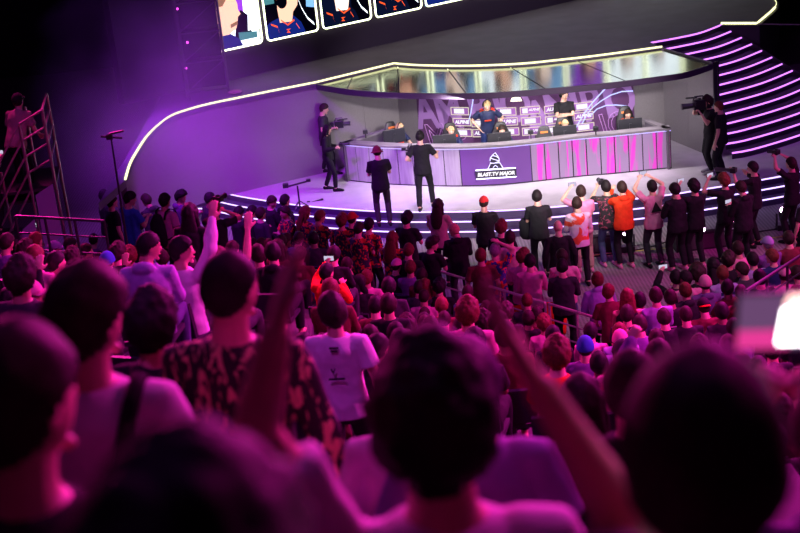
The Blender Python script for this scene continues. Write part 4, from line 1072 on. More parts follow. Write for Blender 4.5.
for i, (x, y, pose, h, hc, tp, lg, shc, lab) in enumerate(ROW):
    top, slv = tp.split(); loc, rz = place_head(x, y, 0, 0.0, 'F', pose=pose)
    if pose in ('longlens',): rz += .35
    r, g = person(loc, rz, pose, hair=h, hc=hc, top=top, sleeve=slv, legs=lg, shoes=shc, skin=0, wide=1.08 if i == 6 else 1.0); tag(r, lab, 'person', 'people standing on the floor by the stage'); OCC.append(loc)
    if i in (1, 7, 8): phone(hand_world(r, g, 'l', .10), {1: 'lit phone raised by the person in pink before the desk', 7: 'phone raised by the slim person in black near the steps', 8: 'lit phone raised by the reddish haired person in black'}[i])
    if i == 5: phone(hand_world(r, g, 'both', .11), 'bright phone held overhead above the pink printed t-shirt')
    if i == 9: phone(hand_world(r, g, 'both', .12, .02), 'teal lit phone held by the person in black hoodie')
    if i in (3, 11): camera_body(hand_world(r, g, 'both', .08, .02), {3: 'black camera held to the face by the floral shirt photographer', 11: 'camera held high by the photographer at the right edge'}[i])
    if i == 10: camera_body(hand_world(r, g, 'l', -.02, .06), 'black camera with long pale lens held by the tall photographer', .30)
    if i == 0: MB().tube([(0, 0, -.13), (0, 0, .13)], [(.10, .16)] * 2, 12, ref=(0, 1, 0), rnd=True).build('shoulder_bag', CL['black'], None, True, loc=hand_world(r, g, 'l', 0).to_translation() + V((-.16, -.1, -.25))); 
    if i == 0: tag(bpy.data.objects['shoulder_bag'], 'black bag hanging at the hip of the person below the desk', 'bag')
    if i == 5: MB().add([(-.02, -.150, 1.36), (.10, -.150, 1.16), (-.12, -.150, 1.16), (-.02, -.138, 1.36), (.10, -.138, 1.16), (-.12, -.138, 1.16)], [(0, 2, 1), (3, 4, 5), (0, 1, 4, 3), (1, 2, 5, 4), (2, 0, 3, 5)]).build('back_print', CL['black'], r)

# ------------------------------------------------------------------ camera crews on the stage
def crew(x, y, pose, rz, lab, yaw=0, dz=0, **k):
    loc, _ = place_head(x, y, 0, ZS + dz, 'F', rz=rz, pose=pose, yaw=yaw, sc=k.get('scale', 1)); r, g = person(loc, rz, pose, yaw=yaw, **k); print('crew', lab, loc); tag(r, lab, 'person'); return r, g
r, g = crew(324, 109, 'gimbal', -PI / 2 - .1, 'camera operator in dark t-shirt at the curved wall farther from the crowd', hair='short', hc='dark', top='charcoal')
camera_body(hand_world(r, g, 'both', .16, .07) , 'video camera held by the farther operator at the curved wall', .16, True, 'video_camera')
r, g = crew(327, 130, 'gimbal', -PI / 2 - .15, 'camera operator in long dark coat at the wall nearer to the crowd', hair='long', hc='black', top='black', sleeve='long', scale=.9)
camera_body(hand_world(r, g, 'both', .16, .07), 'compact camera held by the operator in the dark coat', .16, name='video_camera')
r, g = crew(377, 152, 'front', 0.1, 'stage hand in reddish hat and dark t-shirt before the left desk panels', hair='buzz', top='black', gear='bucket', gc='maroon', legs='charcoal')
r, g = crew(420, 137, 'gimbal', -.15, 'camera operator with topknot facing the players with a gimbal rig', hair='bun', hc='black', top='black', legs='black')
camera_body(hand_world(r, g, 'l', .05, .16), 'black gimbal camera rig held before the second player', .12, True, 'video_camera')
r, g = crew(708, 102, 'shoulder', PI / 2 + .1, 'camera operator in black at the right booth wall', hair='curly', hc='dark', top='black', shoes='grey')
M = Matrix.Translation(r.location + V((0, 0, 1.60))) @ Matrix.Rotation(PI / 2 + .1, 4, 'Z') @ Matrix.Translation((-.02, .24, -.02)) @ Matrix.Diagonal((1.25, 1.25, 1.25, 1))
camera_body(M, 'big broadcast camera on the shoulder of the right hand operator', .2, True, 'video_camera')
crew(719, 107, 'stand', PI / 2 - .5, 'assistant in black standing behind the right hand camera operator', hair='buzz', hc='red', top='black', yaw=0)

# ------------------------------------------------------------------ players, coach and caster in the booth
def gaming_chair(loc, rz, lab):
    t = thing('gaming_chair', loc, rz, lab, 'chair', 'gaming chairs behind the desk')
    m = mat('chair_black', (.02, .018, .022), .5); mo = mat('chair_orange', (.75, .20, .03), .5)
    b = MB(); b.tube([(0, -.24, .45), (0, -.26, .72), (0, -.29, .95), (0, -.31, 1.12), (0, -.32, 1.24)], [(.22, .05), (.25, .055), (.24, .05), (.17, .05), (.13, .04)], 16, ref=(1, 0, 0), rnd=True); bk_ = b.build('backrest', m, t, True)
    MB().box((0, -.25, 1.12), (.20, .02, .05), M=Matrix.Rotation(.12, 3, 'X')).build('stripe', mo, bk_)
    MB().box((0, 0, .43), (.50, .48, .10)).build('seat', m, t, bevel=.03)
    for s in (-1, 1): MB().tube([(s * .27, -.16, .40), (s * .30, -.10, .64), (s * .30, .14, .66)], .022, 8, rnd=True).build('armrest', m, t)
    MB().tube([(0, 0, .38), (0, 0, .10)], .03, 10).build('gas_lift', M_DARKMETAL, t)
    for k in range(5): a = k * 2 * PI / 5; MB().tube([(0, 0, .10), (math.cos(a) * .30, math.sin(a) * .30, .05)], [.03, .018], 8, rnd=True).build('leg', M_DARKMETAL, t)
    return t
SP = .9
TRIM_ME = {}
def team_trim(r, pose='desk'):
    if pose not in TRIM_ME:
        g = bodyset(pose)[4]; t = g['t']; b = MB()
        for sd in (-1, 1):
            b.tube([t(sd * .09, .03, .535), t(sd * .155, .04, .515), t(sd * .205, .03, .47)], .013, 6, rnd=True); b.tube([t(sd * .10, -.05, .53), t(sd * .16, -.05, .505), t(sd * .205, -.03, .46)], .013, 6, rnd=True)
        TRIM_ME[pose] = (b.mesh('trim', True), None)
        b = MB(); b.tube([t(-.08, .148, .31), t(.08, .148, .31)], [(.018, .010)] * 2, 6, ref=(0, 0, 1)); TRIM_ME[pose] = (TRIM_ME[pose][0], b.mesh('chest_print', True))
    put(TRIM_ME[pose][0], 'shoulder_piping', CL['orange'], r); put(TRIM_ME[pose][1], 'chest_print', CL['orange'], r)
PL = [(399.5, 128, 'blond', 'team', 'leftmost seated player', 30), (451, 131, 'blond', 'team', 'blond seated player left of the standing coach', 0), (502, 130, 'dark', 'team', 'dark haired seated player right of the standing coach', 0), (565, 124.5, 'blond', 'team', 'seated player in front of the caster with crossed arms', 0), (628, 114, 'dark', 'team', 'rightmost seated player', 0)]
for i, (x, y, hc, top, lab, yw) in enumerate(PL):
    loc, _ = place_head(x, y, 0, ZS, 'S', rz=PI + (.5 if i == 0 else 0), pose='desk', yaw=yw, sc=SP)
    r, g = person(loc, PI + (.5 if i == 0 else 0), 'desk', yaw=yw, hair='short', hc=hc, top=top, gear='headset', gc='black', face=True, legs='navy', scale=SP); tag(r, lab + ' in navy jersey with headset', 'person'); team_trim(r)
    gaming_chair(loc, PI + (.5 if i == 0 else 0), 'black gaming chair of the ' + lab).scale = (SP, SP, SP)
    print('player', i, loc)
p = at(543.5, 126.5, ZS + 1.08); gaming_chair(V((p.x, p.y - .28, ZS)), PI, 'empty dark chair between the coach and the person with crossed arms').scale = (.86, .86, .86); print('chair', p)
r, g = crew(487, 105, 'hips', PI, 'bearded coach in navy jersey leaning with hands on hips behind the desk', hair='buzz', hc='blond', top='team', gear='headset', face=True, legs='navy', gc='charcoal')
team_trim(r, 'hips')
r, g = crew(564, 95, 'armscr', PI, 'person in black t-shirt with arms crossed before the sponsor plates', yaw=30, hair='short', hc='dark', top='black', gear='headset', face=True)
def monitor(x, y, lab, rz=0):
    zt = TOP - .23; p = at(x, y + 1, zt + .40); dky = min(dk, key=lambda q_: abs(q_.x - p.x)).y; p.y = max(p.y, dky + .46); t = thing('monitor', (p.x, p.y, zt), rz, lab, 'monitor', 'monitors on the player desk')
    MB().box((0, 0, .24), (.54, .035, .32)).build('display', M_PLASTIC, t, bevel=.008); MB().box((0, .018, .24), (.51, .004, .29)).build('screen', emit('monitor_screen', (.6, .7, 1), 1.0), t)
    MB().box((0, -.03, .15), (.05, .03, .28)).build('stand', M_PLASTIC, t); MB().box((0, -.02, .01), (.24, .18, .018)).build('base', M_PLASTIC, t, bevel=.004)
    print('mon', p)
for a in ((393.5, 128, 'monitor in front of the leftmost player', .25), (444, 133.5, 'monitor in front of the blond player beside the coach', 0), (500, 134.5, 'monitor in front of the dark haired player below the coach', 0), (566, 127, 'monitor in front of the player below the crossed arms', 0), (630, 117.5, 'monitor in front of the rightmost player', 0)): monitor(*a)
for x, y, lab in ((366, 133, 'small camera on the left end of the desk'), (531, 133.5, 'small camera on the desk beside the empty chair'), (596, 130, 'small camera on the desk right of the crossed arms person')):
    p = at(x, y + 5, TOP); t = thing('desk_camera', p, 0, lab, 'camera', 'small cameras on the desk')
    MB().tube([(0, 0, 0), (0, 0, .10)], .015, 8).build('stand', M_PLASTIC, t); MB().box((0, 0, .15), (.12, .09, .09)).build('camera_body', M_PLASTIC, t, bevel=.01); MB().tube([(0, .04, .15), (0, .09, .15)], .03, 12).build('lens', M_DARKMETAL, t)

# ------------------------------------------------------------------ gear around the stage
def uplight(x, y, lab, col_=(1, .35, 1), s=25, tilt=.5, rz=0):
    p = at(x, y, 0); t = thing('stage_uplight', p, rz, lab, 'stage light', 'moving lights on the floor')
    MB().box((0, 0, .06), (.30, .22, .12)).build('base', M_PLASTIC, t, bevel=.015)
    for k in (-1, 1): MB().box((k * .15, 0, .22), (.03, .06, .26)).build('yoke_arm', M_PLASTIC, t, bevel=.008)
    d = V((0, -math.sin(tilt), math.cos(tilt))); c = V((0, 0, .30))
    MB().tube([c - d * .12, c + d * .02, c + d * .13], [.08, .115, .11], 18).build('lamp_head', M_PLASTIC, t)
    MB().tube([c + d * .131, c + d * .14], .095, 18).build('lens', emit('uplight_lens', (1, .55, 1), s), t)
for a in ((627, 251, 'floor light glowing magenta between the legs of the orange hoodie'), (452, 262, 'floor light glowing near the person in profile with black hoodie'), (784, 229, 'bright floor light at right before the steps'), (736, 238, 'floor light behind the person in black hoodie at right'), (700, 248, 'dim floor light behind the broad person in black')): uplight(*a)
def wedge(x, y, w, lab):
    p = at(x, y, 0); t = thing('floor_monitor', p, .05, lab, 'speaker', 'black boxes along the foot of the stage')
    b = MB(); M = Matrix(((0, 0, 1), (1, 0, 0), (0, 1, 0))).to_4x4()
    b.prism([(-.2, 0), (.2, 0), (.2, .14), (-.05, .36), (-.2, .36)], -w / 2, w / 2, M=M); b.build('cabinet', M_BLACK, t)
    MB().box((0, -.206, .18), (w * .92, .01, .28)).build('grille', mat('grille', (.05, .04, .05), .5, bump=.4, bscale=200), t)
wedge(706, 246, 1.3, 'black floor box between the legs of the slim person in black'); wedge(583, 252, 1.5, 'black floor box behind the patterned jacket')
tp_ = MB().tube([at(545, 260, .004), at(655, 249, .004), at(740, 242, .004), at(830, 230, .004)], [(.025, .002)] * 4, 6, ref=(0, 1, 0)).build('floor_tape', mat('tape', (.55, .60, .12), .6)); tag(tp_, 'thin yellow green tape line across the grey arena floor', 'tape')
cb = MB().tube([V((p.x, p.y, .012)) for p in crm([at(x, y, 0) for x, y in [(560, 262), (640, 250), (676, 240), (690, 246), (722, 238), (760, 232), (800, 226)]], 6)], .016, 6).build('cable', M_BLACK); tag(cb, 'black cable lying on the floor along the stage foot', 'cable')
# small robotic cameras at the left step end
def robocam(x, y, z, lab, s=1.0):
    p = at(x, y, z); t = thing('robotic_camera', p, 0, lab, 'camera')
    MB().tube([(0, 0, 0), (0, 0, .50 * s)], .02, 8).build('pole', M_PLASTIC, t)
    MB().tube([(-.28 * s, -.03, .50 * s), (.28 * s, .03, .58 * s)], .022, 8, rnd=True).build('arm', M_PLASTIC, t)
    MB().box((-.26 * s, 0, .53 * s), (.13 * s, .11 * s, .10 * s)).build('camera_body', M_PLASTIC, t, bevel=.01); MB().box((.26 * s, 0, .60 * s), (.10 * s, .09 * s, .06 * s)).build('counterweight', M_PLASTIC, t, bevel=.01)
    for k in range(3): a = k * 2 * PI / 3; MB().tube([(0, 0, .15), (math.cos(a) * .2, math.sin(a) * .2, 0)], .012, 6).build('leg', M_PLASTIC, t)
robocam(300, 207, ZS, 'small T shaped robotic camera standing on the stage edge at left', 1.0)
robocam(317, 215, .17, 'dark robotic camera lower on the steps beside the T shaped one', .6)
# camera crane at left (thin dark mast with an arm)
p = dep(121, 214, 22.6); t = thing('microphone_stand', (p.x, p.y, gz(p.x, p.y)), 0, 'thin dark stand with crossed arms rising left of the neon edge', 'stand')
q = dep(111, 138, (p - CAM).dot(FW)) - t.location
MB().tube([(0, 0, 0), (q.x * .5, q.y * .5, q.z * .5), q], [.03, .022, .014], 8).build('mast', M_DARKMETAL, t)
MB().tube([q + V((-.16, 0, .04)), q + V((.18, 0, -.02))], .018, 6).build('arm', M_DARKMETAL, t); MB().tube([q + V((-.02, 0, .07)), q + V((.22, 0, .10))], .02, 6).build('arm', M_DARKMETAL, t); MB().box(q + V((-.02, 0, .02)), (.10, .08, .08)).build('mount', M_PLASTIC, t)
for k in range(3): a = k * 2 * PI / 3; MB().tube([(0, 0, .5), (math.cos(a) * .4, math.sin(a) * .4, 0)], .015, 6).build('leg', M_DARKMETAL, t)
# dark speaker tower on the upper stage at left
pR = at(229, 93, ZU); t = thing('speaker_tower', (pR.x - .55, pR.y + .45, ZU), .1, 'tall black truss tower with speakers left of the video wall', 'tower')
for a in ((-.5, -.4), (.5, -.4), (.5, .4), (-.5, .4)): MB().tube([(a[0], a[1], 0), (a[0], a[1], 7)], .03, 8).build('post', M_DARKMETAL, t)
for k in range(10):
    b = MB(); z = .1 + k * .7
    for s in (-.4, .4): b.tube([(-.5, s, z), (.5, s, z)], .018, 6); b.tube([(-.5, s, z), (.5, s, z + .7)], .014, 6)
    b.build('brace', M_DARKMETAL, t)
for k in range(9): MB().box((.02, 0, .5 + k * .72), (.88, .66, .66)).build('speaker_cabinet', mat('speaker_black', (.004, .003, .006), .9, spec=.1), t, bevel=.02)
for k, (dx, z) in enumerate(((-.42, .7), (-.30, 1.3), (-.42, 2.1), (-.36, 2.9), (-.44, 3.6), (-.38, 4.3))): MB().sph((dx, -.46, z), .028, 10, 6).build('indicator_lamp', emit('ind_magenta', (1, .08, .8), 3), t)
pl0 = at(199, 101, ZU); cab = MB().tube([pl0 - V((.2, -.1, 0)), pl0 + V((-.3, .1, 7))], .012, 6).build('hanging_cable', M_DARKMETAL); tag(cab, 'thin cable hanging left of the black speaker tower', 'cable')
pb = at(235, 95, ZU); mo = MB().sph((0, 0, .05), (.17, .12, .05), 14, 8).build('floor_cushion', CL['tan'], None, True, loc=pb + V((0, .12, 0))); tag(mo, 'small pale rounded object lying on the deck by the speaker tower', 'object')

# ------------------------------------------------------------------ camera tower at far left
D0 = 22.5
A = dep(19, 124, D0); B = dep(42, 110, D0); zb_ = gz(-7.5, A.y)
t = thing('camera_tower', (A.x, A.y, zb_), 0, 'dark metal platform tower with railings and grey panels at far left', 'tower'); TO = t.location
X = V((B.x - A.x, B.y - A.y, 0)); W_ = X.length; X.normalize(); Yn = V((-X.y, X.x, 0))
def T_(u, v, z): return X * u + Yn * v + V((0, 0, z))
zt = A.z - TO.z; zt2 = B.z - TO.z; fl_ = zt - 1.1
W_ = .55 if W_ < .3 else W_
posts = ((0, 0), (W_, 0), (0, 1.4), (W_, 1.4))
for u, v in posts: MB().tube([T_(u, v, 0), T_(u, v, zt if u == 0 else zt2)], .028, 8).build('post', M_METAL, t)
for z in (0, -.28, -.55, -.82):
    MB().tube([T_(0, 0, zt + z), T_(W_, 0, zt2 + z)], .018, 6).build('rail', M_METAL, t); MB().tube([T_(W_, 0, zt2 + z), T_(W_, 1.4, zt2 + z)], .018, 6).build('rail', M_METAL, t)
C_ = dep(-12, 185, D0) - TO
for z in (0, -.28, -.55, -.82, -1.1): MB().tube([T_(0, 0, zt + z), C_ + V((0, 0, z))], .018, 6).build('stair_rail', M_METAL, t)
MB().tube([T_(-.42, 0, zt - .75), T_(-.42, 0, 0)], .025, 8).build('post', M_METAL, t)
MB().add([T_(-.6, 0, fl_ - .05), T_(W_, 0, fl_ - .05), T_(W_, 1.4, fl_ - .05), T_(-.6, 1.4, fl_ - .05), T_(-.6, 0, fl_), T_(W_, 0, fl_), T_(W_, 1.4, fl_), T_(-.6, 1.4, fl_)], [(0, 1, 2, 3), (4, 5, 6, 7), (0, 1, 5, 4), (1, 2, 6, 5), (2, 3, 7, 6), (3, 0, 4, 7)]).build('platform', M_DARKMETAL, t)
M_BAN = mat('tower_panel', (.5, .44, .55), .8)
MB().add([T_(.05, -.02, fl_ - .1), T_(W_ - .04, -.02, fl_ + .05), T_(W_ - .04, -.02, fl_ - .85), T_(.05, -.02, fl_ - 1.0)] + [T_(.05, .0, fl_ - .1), T_(W_ - .04, .0, fl_ + .05), T_(W_ - .04, .0, fl_ - .85), T_(.05, .0, fl_ - 1.0)], [(0, 1, 2, 3), (7, 6, 5, 4), (0, 4, 5, 1), (1, 5, 6, 2), (2, 6, 7, 3), (3, 7, 4, 0)]).build('panel', M_BAN, t)
MB().add([T_(-.40, -.02, fl_ - .75), T_(-.04, -.02, fl_ - .5), T_(-.04, -.02, fl_ - 1.35), T_(-.40, -.02, fl_ - 1.6)] + [T_(-.40, .0, fl_ - .75), T_(-.04, .0, fl_ - .5), T_(-.04, .0, fl_ - 1.35), T_(-.40, .0, fl_ - 1.6)], [(0, 1, 2, 3), (7, 6, 5, 4), (0, 4, 5, 1), (1, 5, 6, 2), (2, 6, 7, 3), (3, 7, 4, 0)]).build('panel', M_BAN, t)
for a, c in (((0, 0), (W_, 0)), ((W_, 0), (0, 0))): MB().tube([T_(a[0], 0, fl_ - 1.1), T_(c[0], 0, 0.02)], .018, 6).build('brace', M_METAL, t)
hl = headlocal('lean')
pp = dep(18, 101, D0 + .6); rz = -.35; q = Matrix.Rotation(rz, 3, 'Z') @ V((hl.x, hl.y, 0))
r, g = person((pp.x - q.x, pp.y - q.y, pp.z - hl.z), rz, 'lean', hair='buzz', hc='black', top='tan', gear='cap', gc='black', legs='black'); tag(r, 'person in pale t-shirt and cap leaning on the camera tower rail', 'person')
pz = pp.z - hl.z; MB().box(T_(-.15, .75, pz - TO.z - .03), (.9, 1.1, .05), rz=math.atan2(X.y, X.x)).build('upper_platform', M_DARKMETAL, t)
p2 = dep(4, 158, D0 + .2); loc = V((p2.x - .3, p2.y - .2, p2.z - 1.2)); r, g = person(loc, -.5, 'front', hair='short', hc='black', top='charcoal'); tag(r, 'person on the tower stairs holding a lit phone at the left edge', 'person')
phone(hand_world(r, g, 'both', .12, .02), 'small lit phone held on the stairs of the camera tower'); MB().box(loc - TO - V((0, 0, .03)), (.8, .5, .05)).build('stair_tread', M_DARKMETAL, t)

# ------------------------------------------------------------------ guard rails in the crowd
def rail_run(P0, P1, n, label, hgt=1.1, bars=4, name='guard_rail', m=None, top=.024):
    t = thing(name, V((P0.x, P0.y, 0)) + V((0, 0, P0.z)), 0, label, 'railing'); O = t.location; m = m or mat('rail_steel', (.75, .68, .50), .35)
    for k in range(bars): dz = V((0, 0, hgt - k * .27)); MB().tube([P0 - O + dz, P1 - O + dz], .024 if k == 0 else .015, 8).build('top_rail' if k == 0 else 'rail', m, t)
    for k in range(n + 1):
        p = P0.lerp(P1, k / n); MB().tube([p - O, p - O + V((0, 0, hgt))], .022, 8).build('post', m, t)
ra = at(396, 258, 1.10) ; rb_ = at(505, 289, 1.10); rc = at(592, 334, 1.1) 
ra = V((ra.x, ra.y, 0)); rb_ = at(545, 303, 1.10); rb_ = V((rb_.x, rb_.y, 0)); 
rail_run(ra, rb_, 4, 'four bar metal guard rail slanting through the crowd at the floor edge')
rc = at(606, 321, 1.10); rc = V((rc.x, rc.y, 0)); rail_run(rb_ + V((.06, -.05, 0)), rc, 2, 'shorter metal guard rail beside the lavender hoodie')
g0 = at(672, 262, .9); g1 = at(815, 236, .9)
r0, r1 = dep(15, 216, 21.5), dep(104, 221, 21.5); zz = gz(-5.5, r0.y); rail_run(V((r0.x, r0.y, r0.z - 1.1)), V((r1.x, r1.y, r1.z - 1.1)), 3, 'dark railing at the foot of the camera tower', m=M_DARKMETAL)
for (xa, ya, xb, yb, lab) in ((746, 291, 806, 252, 'dark railing climbing behind the right hand seats'), ):
    a_, b_ = dep(xa, ya, 19.0), dep(xb, yb, 21.0); rail_run(V((a_.x, a_.y, a_.z - .9)), V((b_.x, b_.y, b_.z - .9)), 3, lab, hgt=.9, bars=2, m=M_DARKMETAL)
pb_ = at(540, 316, .62); bn = MB().tube([(-.42, 0, .10), (-.1, .02, .12), (.2, 0, .10), (.44, .02, .08)], [(.30, .05)] * 4, 12, ref=(0, 0, 1)).build('orange_banner', CL['orange'], None, True, loc=V((pb_.x, pb_.y, .45))); tag(bn, 'orange cloth draped low on the guard rail near the raised arm', 'cloth')

# ------------------------------------------------------------------ the nearest spectators, seen from behind
def near(x, y, w, lab, pose='stand', yaw=0, hair='short', hc='dark', top='black', sleeve='short', legs='charcoal', rz=None, hw=.19, **k):
    D = F * hw / w
    hl = headlocal(pose, yaw); p = dep(x, y, D)
    if rz is None: d = AIM - p; rz = math.atan2(-d.x, d.y)
    q = Matrix.Rotation(rz, 3, 'Z') @ V((hl.x, hl.y, 0)); z = gz(p.x, p.y); h = p.z - z; s = h / hl.z
    print('near', lab[:30], 'D %.2f' % D, 'scale %.3f' % s, p.y, z)
    s = max(.9, min(1.08, s)); zz = p.z - hl.z * s
    r, g = person(V((p.x - q.x * s, p.y - q.y * s, zz)), rz, pose, yaw=yaw, hair=hair, hc=hc, top=top, sleeve=sleeve, legs=legs, fine=True, scale=s, **k); tag(r, lab, 'person'); return r, g
# raised arms: wrist and elbow aimed at where the photo shows them
def aimed(name, x, y, w, hw, L=None, R=None, curl=.16, s=1.0):
    hl = headlocal('stand') * s; pc = dep(x, y, F * hw / w); root = V((pc.x - hl.x, pc.y - hl.y, pc.z - hl.z))
    f = lambda a: (dep(*a) - root) / s - V((0, 0, .93)); P = dict(LH=(-.27, .06, -.06), RH=(.27, .04, -.06), curl=curl)
    if L: w_, e_ = f(L[0]), f(L[1]); P['LH'] = tuple(w_); P['lp'] = tuple(e_ - (w_ + V((-.178, 0, .462))) / 2); print('armL', ((w_ - V((-.178, 0, .462))).length, (e_ - V((-.178, 0, .462))).length, (e_ - w_).length))
    if R: w_, e_ = f(R[0]), f(R[1]); P['RH'] = tuple(w_); P['rp'] = tuple(e_ - (w_ + V((.178, 0, .462))) / 2)
    POSES[name] = P
aimed('armup', 435, 425, 132, .224, L=((274, 330, 2.15), (268, 480, 2.40)))
aimed('armup2', 705, 462, 168, .19, L=((540, 388, 1.86), (606, 540, 1.80)), s=.956)
near(435, 425, 132, 'nearest central spectator in white t-shirt with the left arm raised blurred', 'armup', hair='curly', hc='black', top='white', rz=0, hw=.224)
near(705, 462, 168, 'huge blurred dark head at lower right with left hand raised', 'armup2', hair='short', hc='dark', top='black', rz=0)
near(195, 600, 280, 'huge blurred dark head at the lower left bottom edge', hair='afro', hc='black', top='purple', hw=.27)
near(18, 405, 112, 'blurred dark head cut by the left edge', yaw=-30, hair='short', hc='dark', top='charcoal')
r, g = near(86, 322, 78, 'spectator in white t-shirt with dark shoulder strap at left', yaw=-30, hair='quiff', hc='dark', top='white', hw=.21)
st = MB().tube([(.02, -.155, 1.10), (.10, -.145, 1.28), (.135, -.09, 1.42), (.14, .0, 1.47), (.13, .10, 1.40), (.05, .15, 1.2)], [(.022, .006)] * 6, 8, ref=(1, 0, 0)).build('bag_strap', CL['black'], r, True)
near(152, 325, 46, 'spectator with big dark hair between the white t-shirt and the graffiti jacket', hair='curly', hc='black', top='black', sleeve='long')
near(230, 290, 56, 'spectator with cropped black hair in beige and black graffiti jacket', yaw=-30, hair='buzz', hc='black', top='graffiti', sleeve='long')
near(412, 385, 62, 'spectator in white t-shirt left behind the big central head', hair='short', hc='black', top='white')
near(467, 385, 74, 'spectator in pink white t-shirt right behind the big central head', hair='short', hc='purple', top='lavender')
near(632, 390, 62, 'dark haired spectator left of the huge head at lower right', hair='short', hc='dark', top='black')
r, g = near(842, 440, 105, 'spectator at the right edge holding up a glowing phone', 'cam2', hair='short', hc='dark', top='purple', rz=.1)
pc = dep(790, 320, 2.0)
t = bpy.data.objects.new('phone', None); col.objects.link(t); t.matrix_world = Matrix.Translation(pc) @ Matrix.Rotation(.08, 4, 'Y'); tag(t, 'big blurred phone filming the bright stage at the right edge', 'phone')
MB().box((0, 0, 0), (.165, .010, .092)).build('phone_body', M_PHONE, t, bevel=.004)
b = MB(); ms = []
for i, (m, poly) in enumerate([('g', [(0, 0), (1, 0), (1, 1), (0, 1)]), ('p', [(0, 0), (.5, 0), (.5, .35), (0, .35)]), ('w', [(.38, .08), (1, .08), (1, .80), (.42, .74)]), ('o', [(.42, .78), (.8, .80), (.8, 1), (.46, 1)])]):
    n_ = len(b.v); b.v += [V((-.076 + u * .152, -.0052 - .0004 * i, -.041 + v * .082)) for u, v in poly]; b.f.append(list(range(n_, n_ + len(poly))))
me = b.mesh('screen')
for m, c, s in (('g', (.16, .07, .18), .9), ('p', (.9, .05, .35), .9), ('w', (1, .92, .96), 9), ('o', (1, .55, .5), 2.5)): me.materials.append(emit('phone_' + m, c, s))
me.polygons.foreach_set('material_index', [0, 1, 2, 3]); o = bpy.data.objects.new('screen', me); col.objects.link(o); o.parent = t
# ------------------------------------------------------------------ haze
def haze(name, c, d, dens, label, sc=.25, lo=.42, hi=.75, anis=.2):
    m = bpy.data.materials.new(name + '_mat'); m.use_nodes = True; nt = m.node_tree; nt.nodes.remove(nt.nodes['Principled BSDF'])
    v = nt.nodes.new('ShaderNodeVolumeScatter'); v.inputs['Anisotropy'].default_value = anis; v.inputs['Color'].default_value = (.9, .9, .9, 1)
    tc = nt.nodes.new('ShaderNodeTexCoord'); n = nt.nodes.new('ShaderNodeTexNoise'); n.inputs['Scale'].default_value = sc; n.inputs['Detail'].default_value = 3
    nt.links.new(tc.outputs['Object'], n.inputs['Vector'])
    mr = nt.nodes.new('ShaderNodeMapRange'); mr.inputs[1].default_value = lo; mr.inputs[2].default_value = hi; mr.inputs[3].default_value = 0; mr.inputs[4].default_value = dens
    nt.links.new(n.outputs['Fac'], mr.inputs[0])
    # falls off towards the edge of the cloud
    gr = nt.nodes.new('ShaderNodeTexGradient'); gr.gradient_type = 'SPHERICAL'; mp = nt.nodes.new('ShaderNodeMapping'); mp.inputs['Scale'].default_value = (2 / d[0], 2 / d[1], 2 / d[2])
    nt.links.new(tc.outputs['Object'], mp.inputs['Vector']); nt.links.new(mp.outputs[0], gr.inputs['Vector'])
    mu = nt.nodes.new('ShaderNodeMath'); mu.operation = 'MULTIPLY'; nt.links.new(mr.outputs[0], mu.inputs[0]); nt.links.new(gr.outputs['Fac'], mu.inputs[1])
    nt.links.new(mu.outputs[0], v.inputs['Density']); nt.links.new(v.outputs[0], nt.nodes['Material Output'].inputs['Volume'])
    o = MB().sph((0, 0, 0), (d[0] / 2, d[1] / 2, d[2] / 2), 24, 16).build(name, m, None, loc=c); tag(o, label, 'haze', kind='stuff'); return o
hz = dep(170, 112, 30.5)
haze('stage_haze', (hz.x, hz.y - .6, 3.1), (7.2, 7, 6.2), .42, 'violet lit haze drifting around the left end of the stage wall')

# ------------------------------------------------------------------ lights
def spot(name, loc, tgt, color, power, angle=40, blend=.6, r=.3):
    l = bpy.data.lights.new(name, 'SPOT'); l.energy = power; l.color = color; l.spot_size = math.radians(angle); l.spot_blend = blend; l.shadow_soft_size = r
    o = bpy.data.objects.new(name, l); col.objects.link(o); o.location = loc; o.rotation_euler = (V(tgt) - V(loc)).to_track_quat('-Z', 'Y').to_euler(); return o
def area(name, loc, tgt, color, power, sx, sy):
    l = bpy.data.lights.new(name, 'AREA'); l.energy = power; l.color = color; l.shape = 'RECTANGLE'; l.size = sx; l.size_y = sy
    o = bpy.data.objects.new(name, l); col.objects.link(o); o.location = loc; o.rotation_euler = (V(tgt) - V(loc)).to_track_quat('-Z', 'Y').to_euler(); return o
MAG = (1, .02, .55); VIO = (.42, .06, 1); WHT = (1, .90, .88)
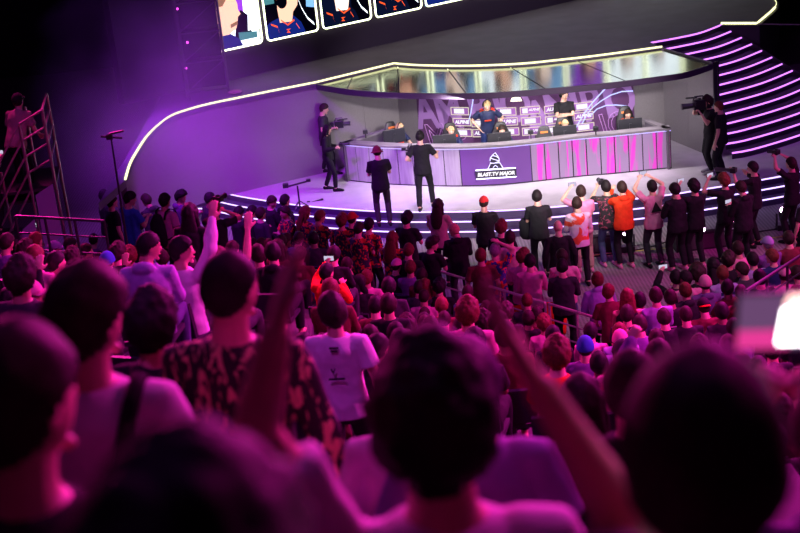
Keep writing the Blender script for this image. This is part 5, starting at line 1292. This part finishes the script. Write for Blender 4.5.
# magenta audience washes hung over the stage edge and the sides, then added fills
spot('audience_wash', (10, 26, 13), (0, 11, 3), MAG, 34000, 60)
spot('audience_wash', (-8, 27, 12), (-2, 13, 3), (1, .02, .40), 15000, 60)
spot('audience_wash', (13, 13, 12), (2, 13, 2), (1, .03, .6), 14000, 60)
spot('audience_wash', (-3, 3, 17), (0, 17, 1), (.75, .05, 1), 1500, 70)
area('crowd_fill', (1, 12, 19), (1, 13, 0), (.62, .08, 1), 500, 22, 18)  # soft purple fill added above the crowd in place of ambient light
spot('front_row_rim', (15, 23, 6), (5, 24.2, 1.2), (1, .05, .6), 2400, 40)
spot('floor_fill', (7, 17, 12), (5, 24, 0), (1, .9, .95), 1100, 32)  # neutral fill added to take the pink off the grey floor
spot('right_block_fill', (16, 15, 12), (6.5, 20, 1), MAG, 7000, 45)  # added to brighten the dim seats at the right
# white key on the players and the stage
spot('stage_key', (4, 18, 15), (3.2, 29.3, .5), WHT, 5300, 26, .6)
spot('booth_key', (3.5, 17, 6.5), (2.9, 31.5, 1.4), (1, .93, .90), 8500, 30, .4)
area('booth_key', (2.6, 28.0, ZU + 3.2), (2.6, 31.0, 1.0), WHT, 10, 6, .3)
for k in range(5): area('booth_downlight', (.3 + 1.3 * k, 30.4 + (.6 if k == 0 else 0), ZU - .18), (.3 + 1.3 * k, 31.2, ZS + .8), (1, .92, .95), 42, .9, .25)
spot('stage_violet', (-5, 21, 12), (-2.6, 30.0, 1.2), (.42, .01, .9), 13000, 34)
spot('near_rim', (7, 10, 14), (0, 2.2, 7.6), MAG, 2600, 45)
spot('haze_violet', (-9, 33, 11), (-4, 28.5, 2.6), (.42, .04, 1), 4200, 42)
spot('haze_violet', (-1, 27, 10), (-4.0, 29.5, 1.6), (.50, .05, 1), 4200, 40)
spot('stair_violet', (12, 22, 12), (9, 30, 1.5), (.5, .12, 1), 900, 40)
spot('deck_wash', (6, 26, 13), (3, 35, 3), (.85, .6, .9), 900, 60)
w = bpy.data.worlds.new('world'); bpy.context.scene.world = w; w.use_nodes = True; w.node_tree.nodes['Background'].inputs[0].default_value = (.10, .02, .12, 1); w.node_tree.nodes['Background'].inputs[1].default_value = .05

# ------------------------------------------------------------------ camera
cd = bpy.data.cameras.new('camera'); cam = bpy.data.objects.new('camera', cd); col.objects.link(cam)
cam.matrix_world = Matrix((RT, UP, -FW)).transposed().to_4x4(); cam.location = CAM
cd.sensor_width = 36; cd.lens = F * 36 / 800; cd.clip_end = 200; cd.clip_start = .05
cd.dof.use_dof = True; cd.dof.focus_distance = 27; cd.dof.aperture_fstop = 2.8; cd.dof.aperture_blades = 9
bpy.context.scene.camera = cam
vs = bpy.context.scene.view_settings; vs.view_transform = 'Standard'; vs.look = 'None'; vs.gamma = 1; vs.exposure = 0
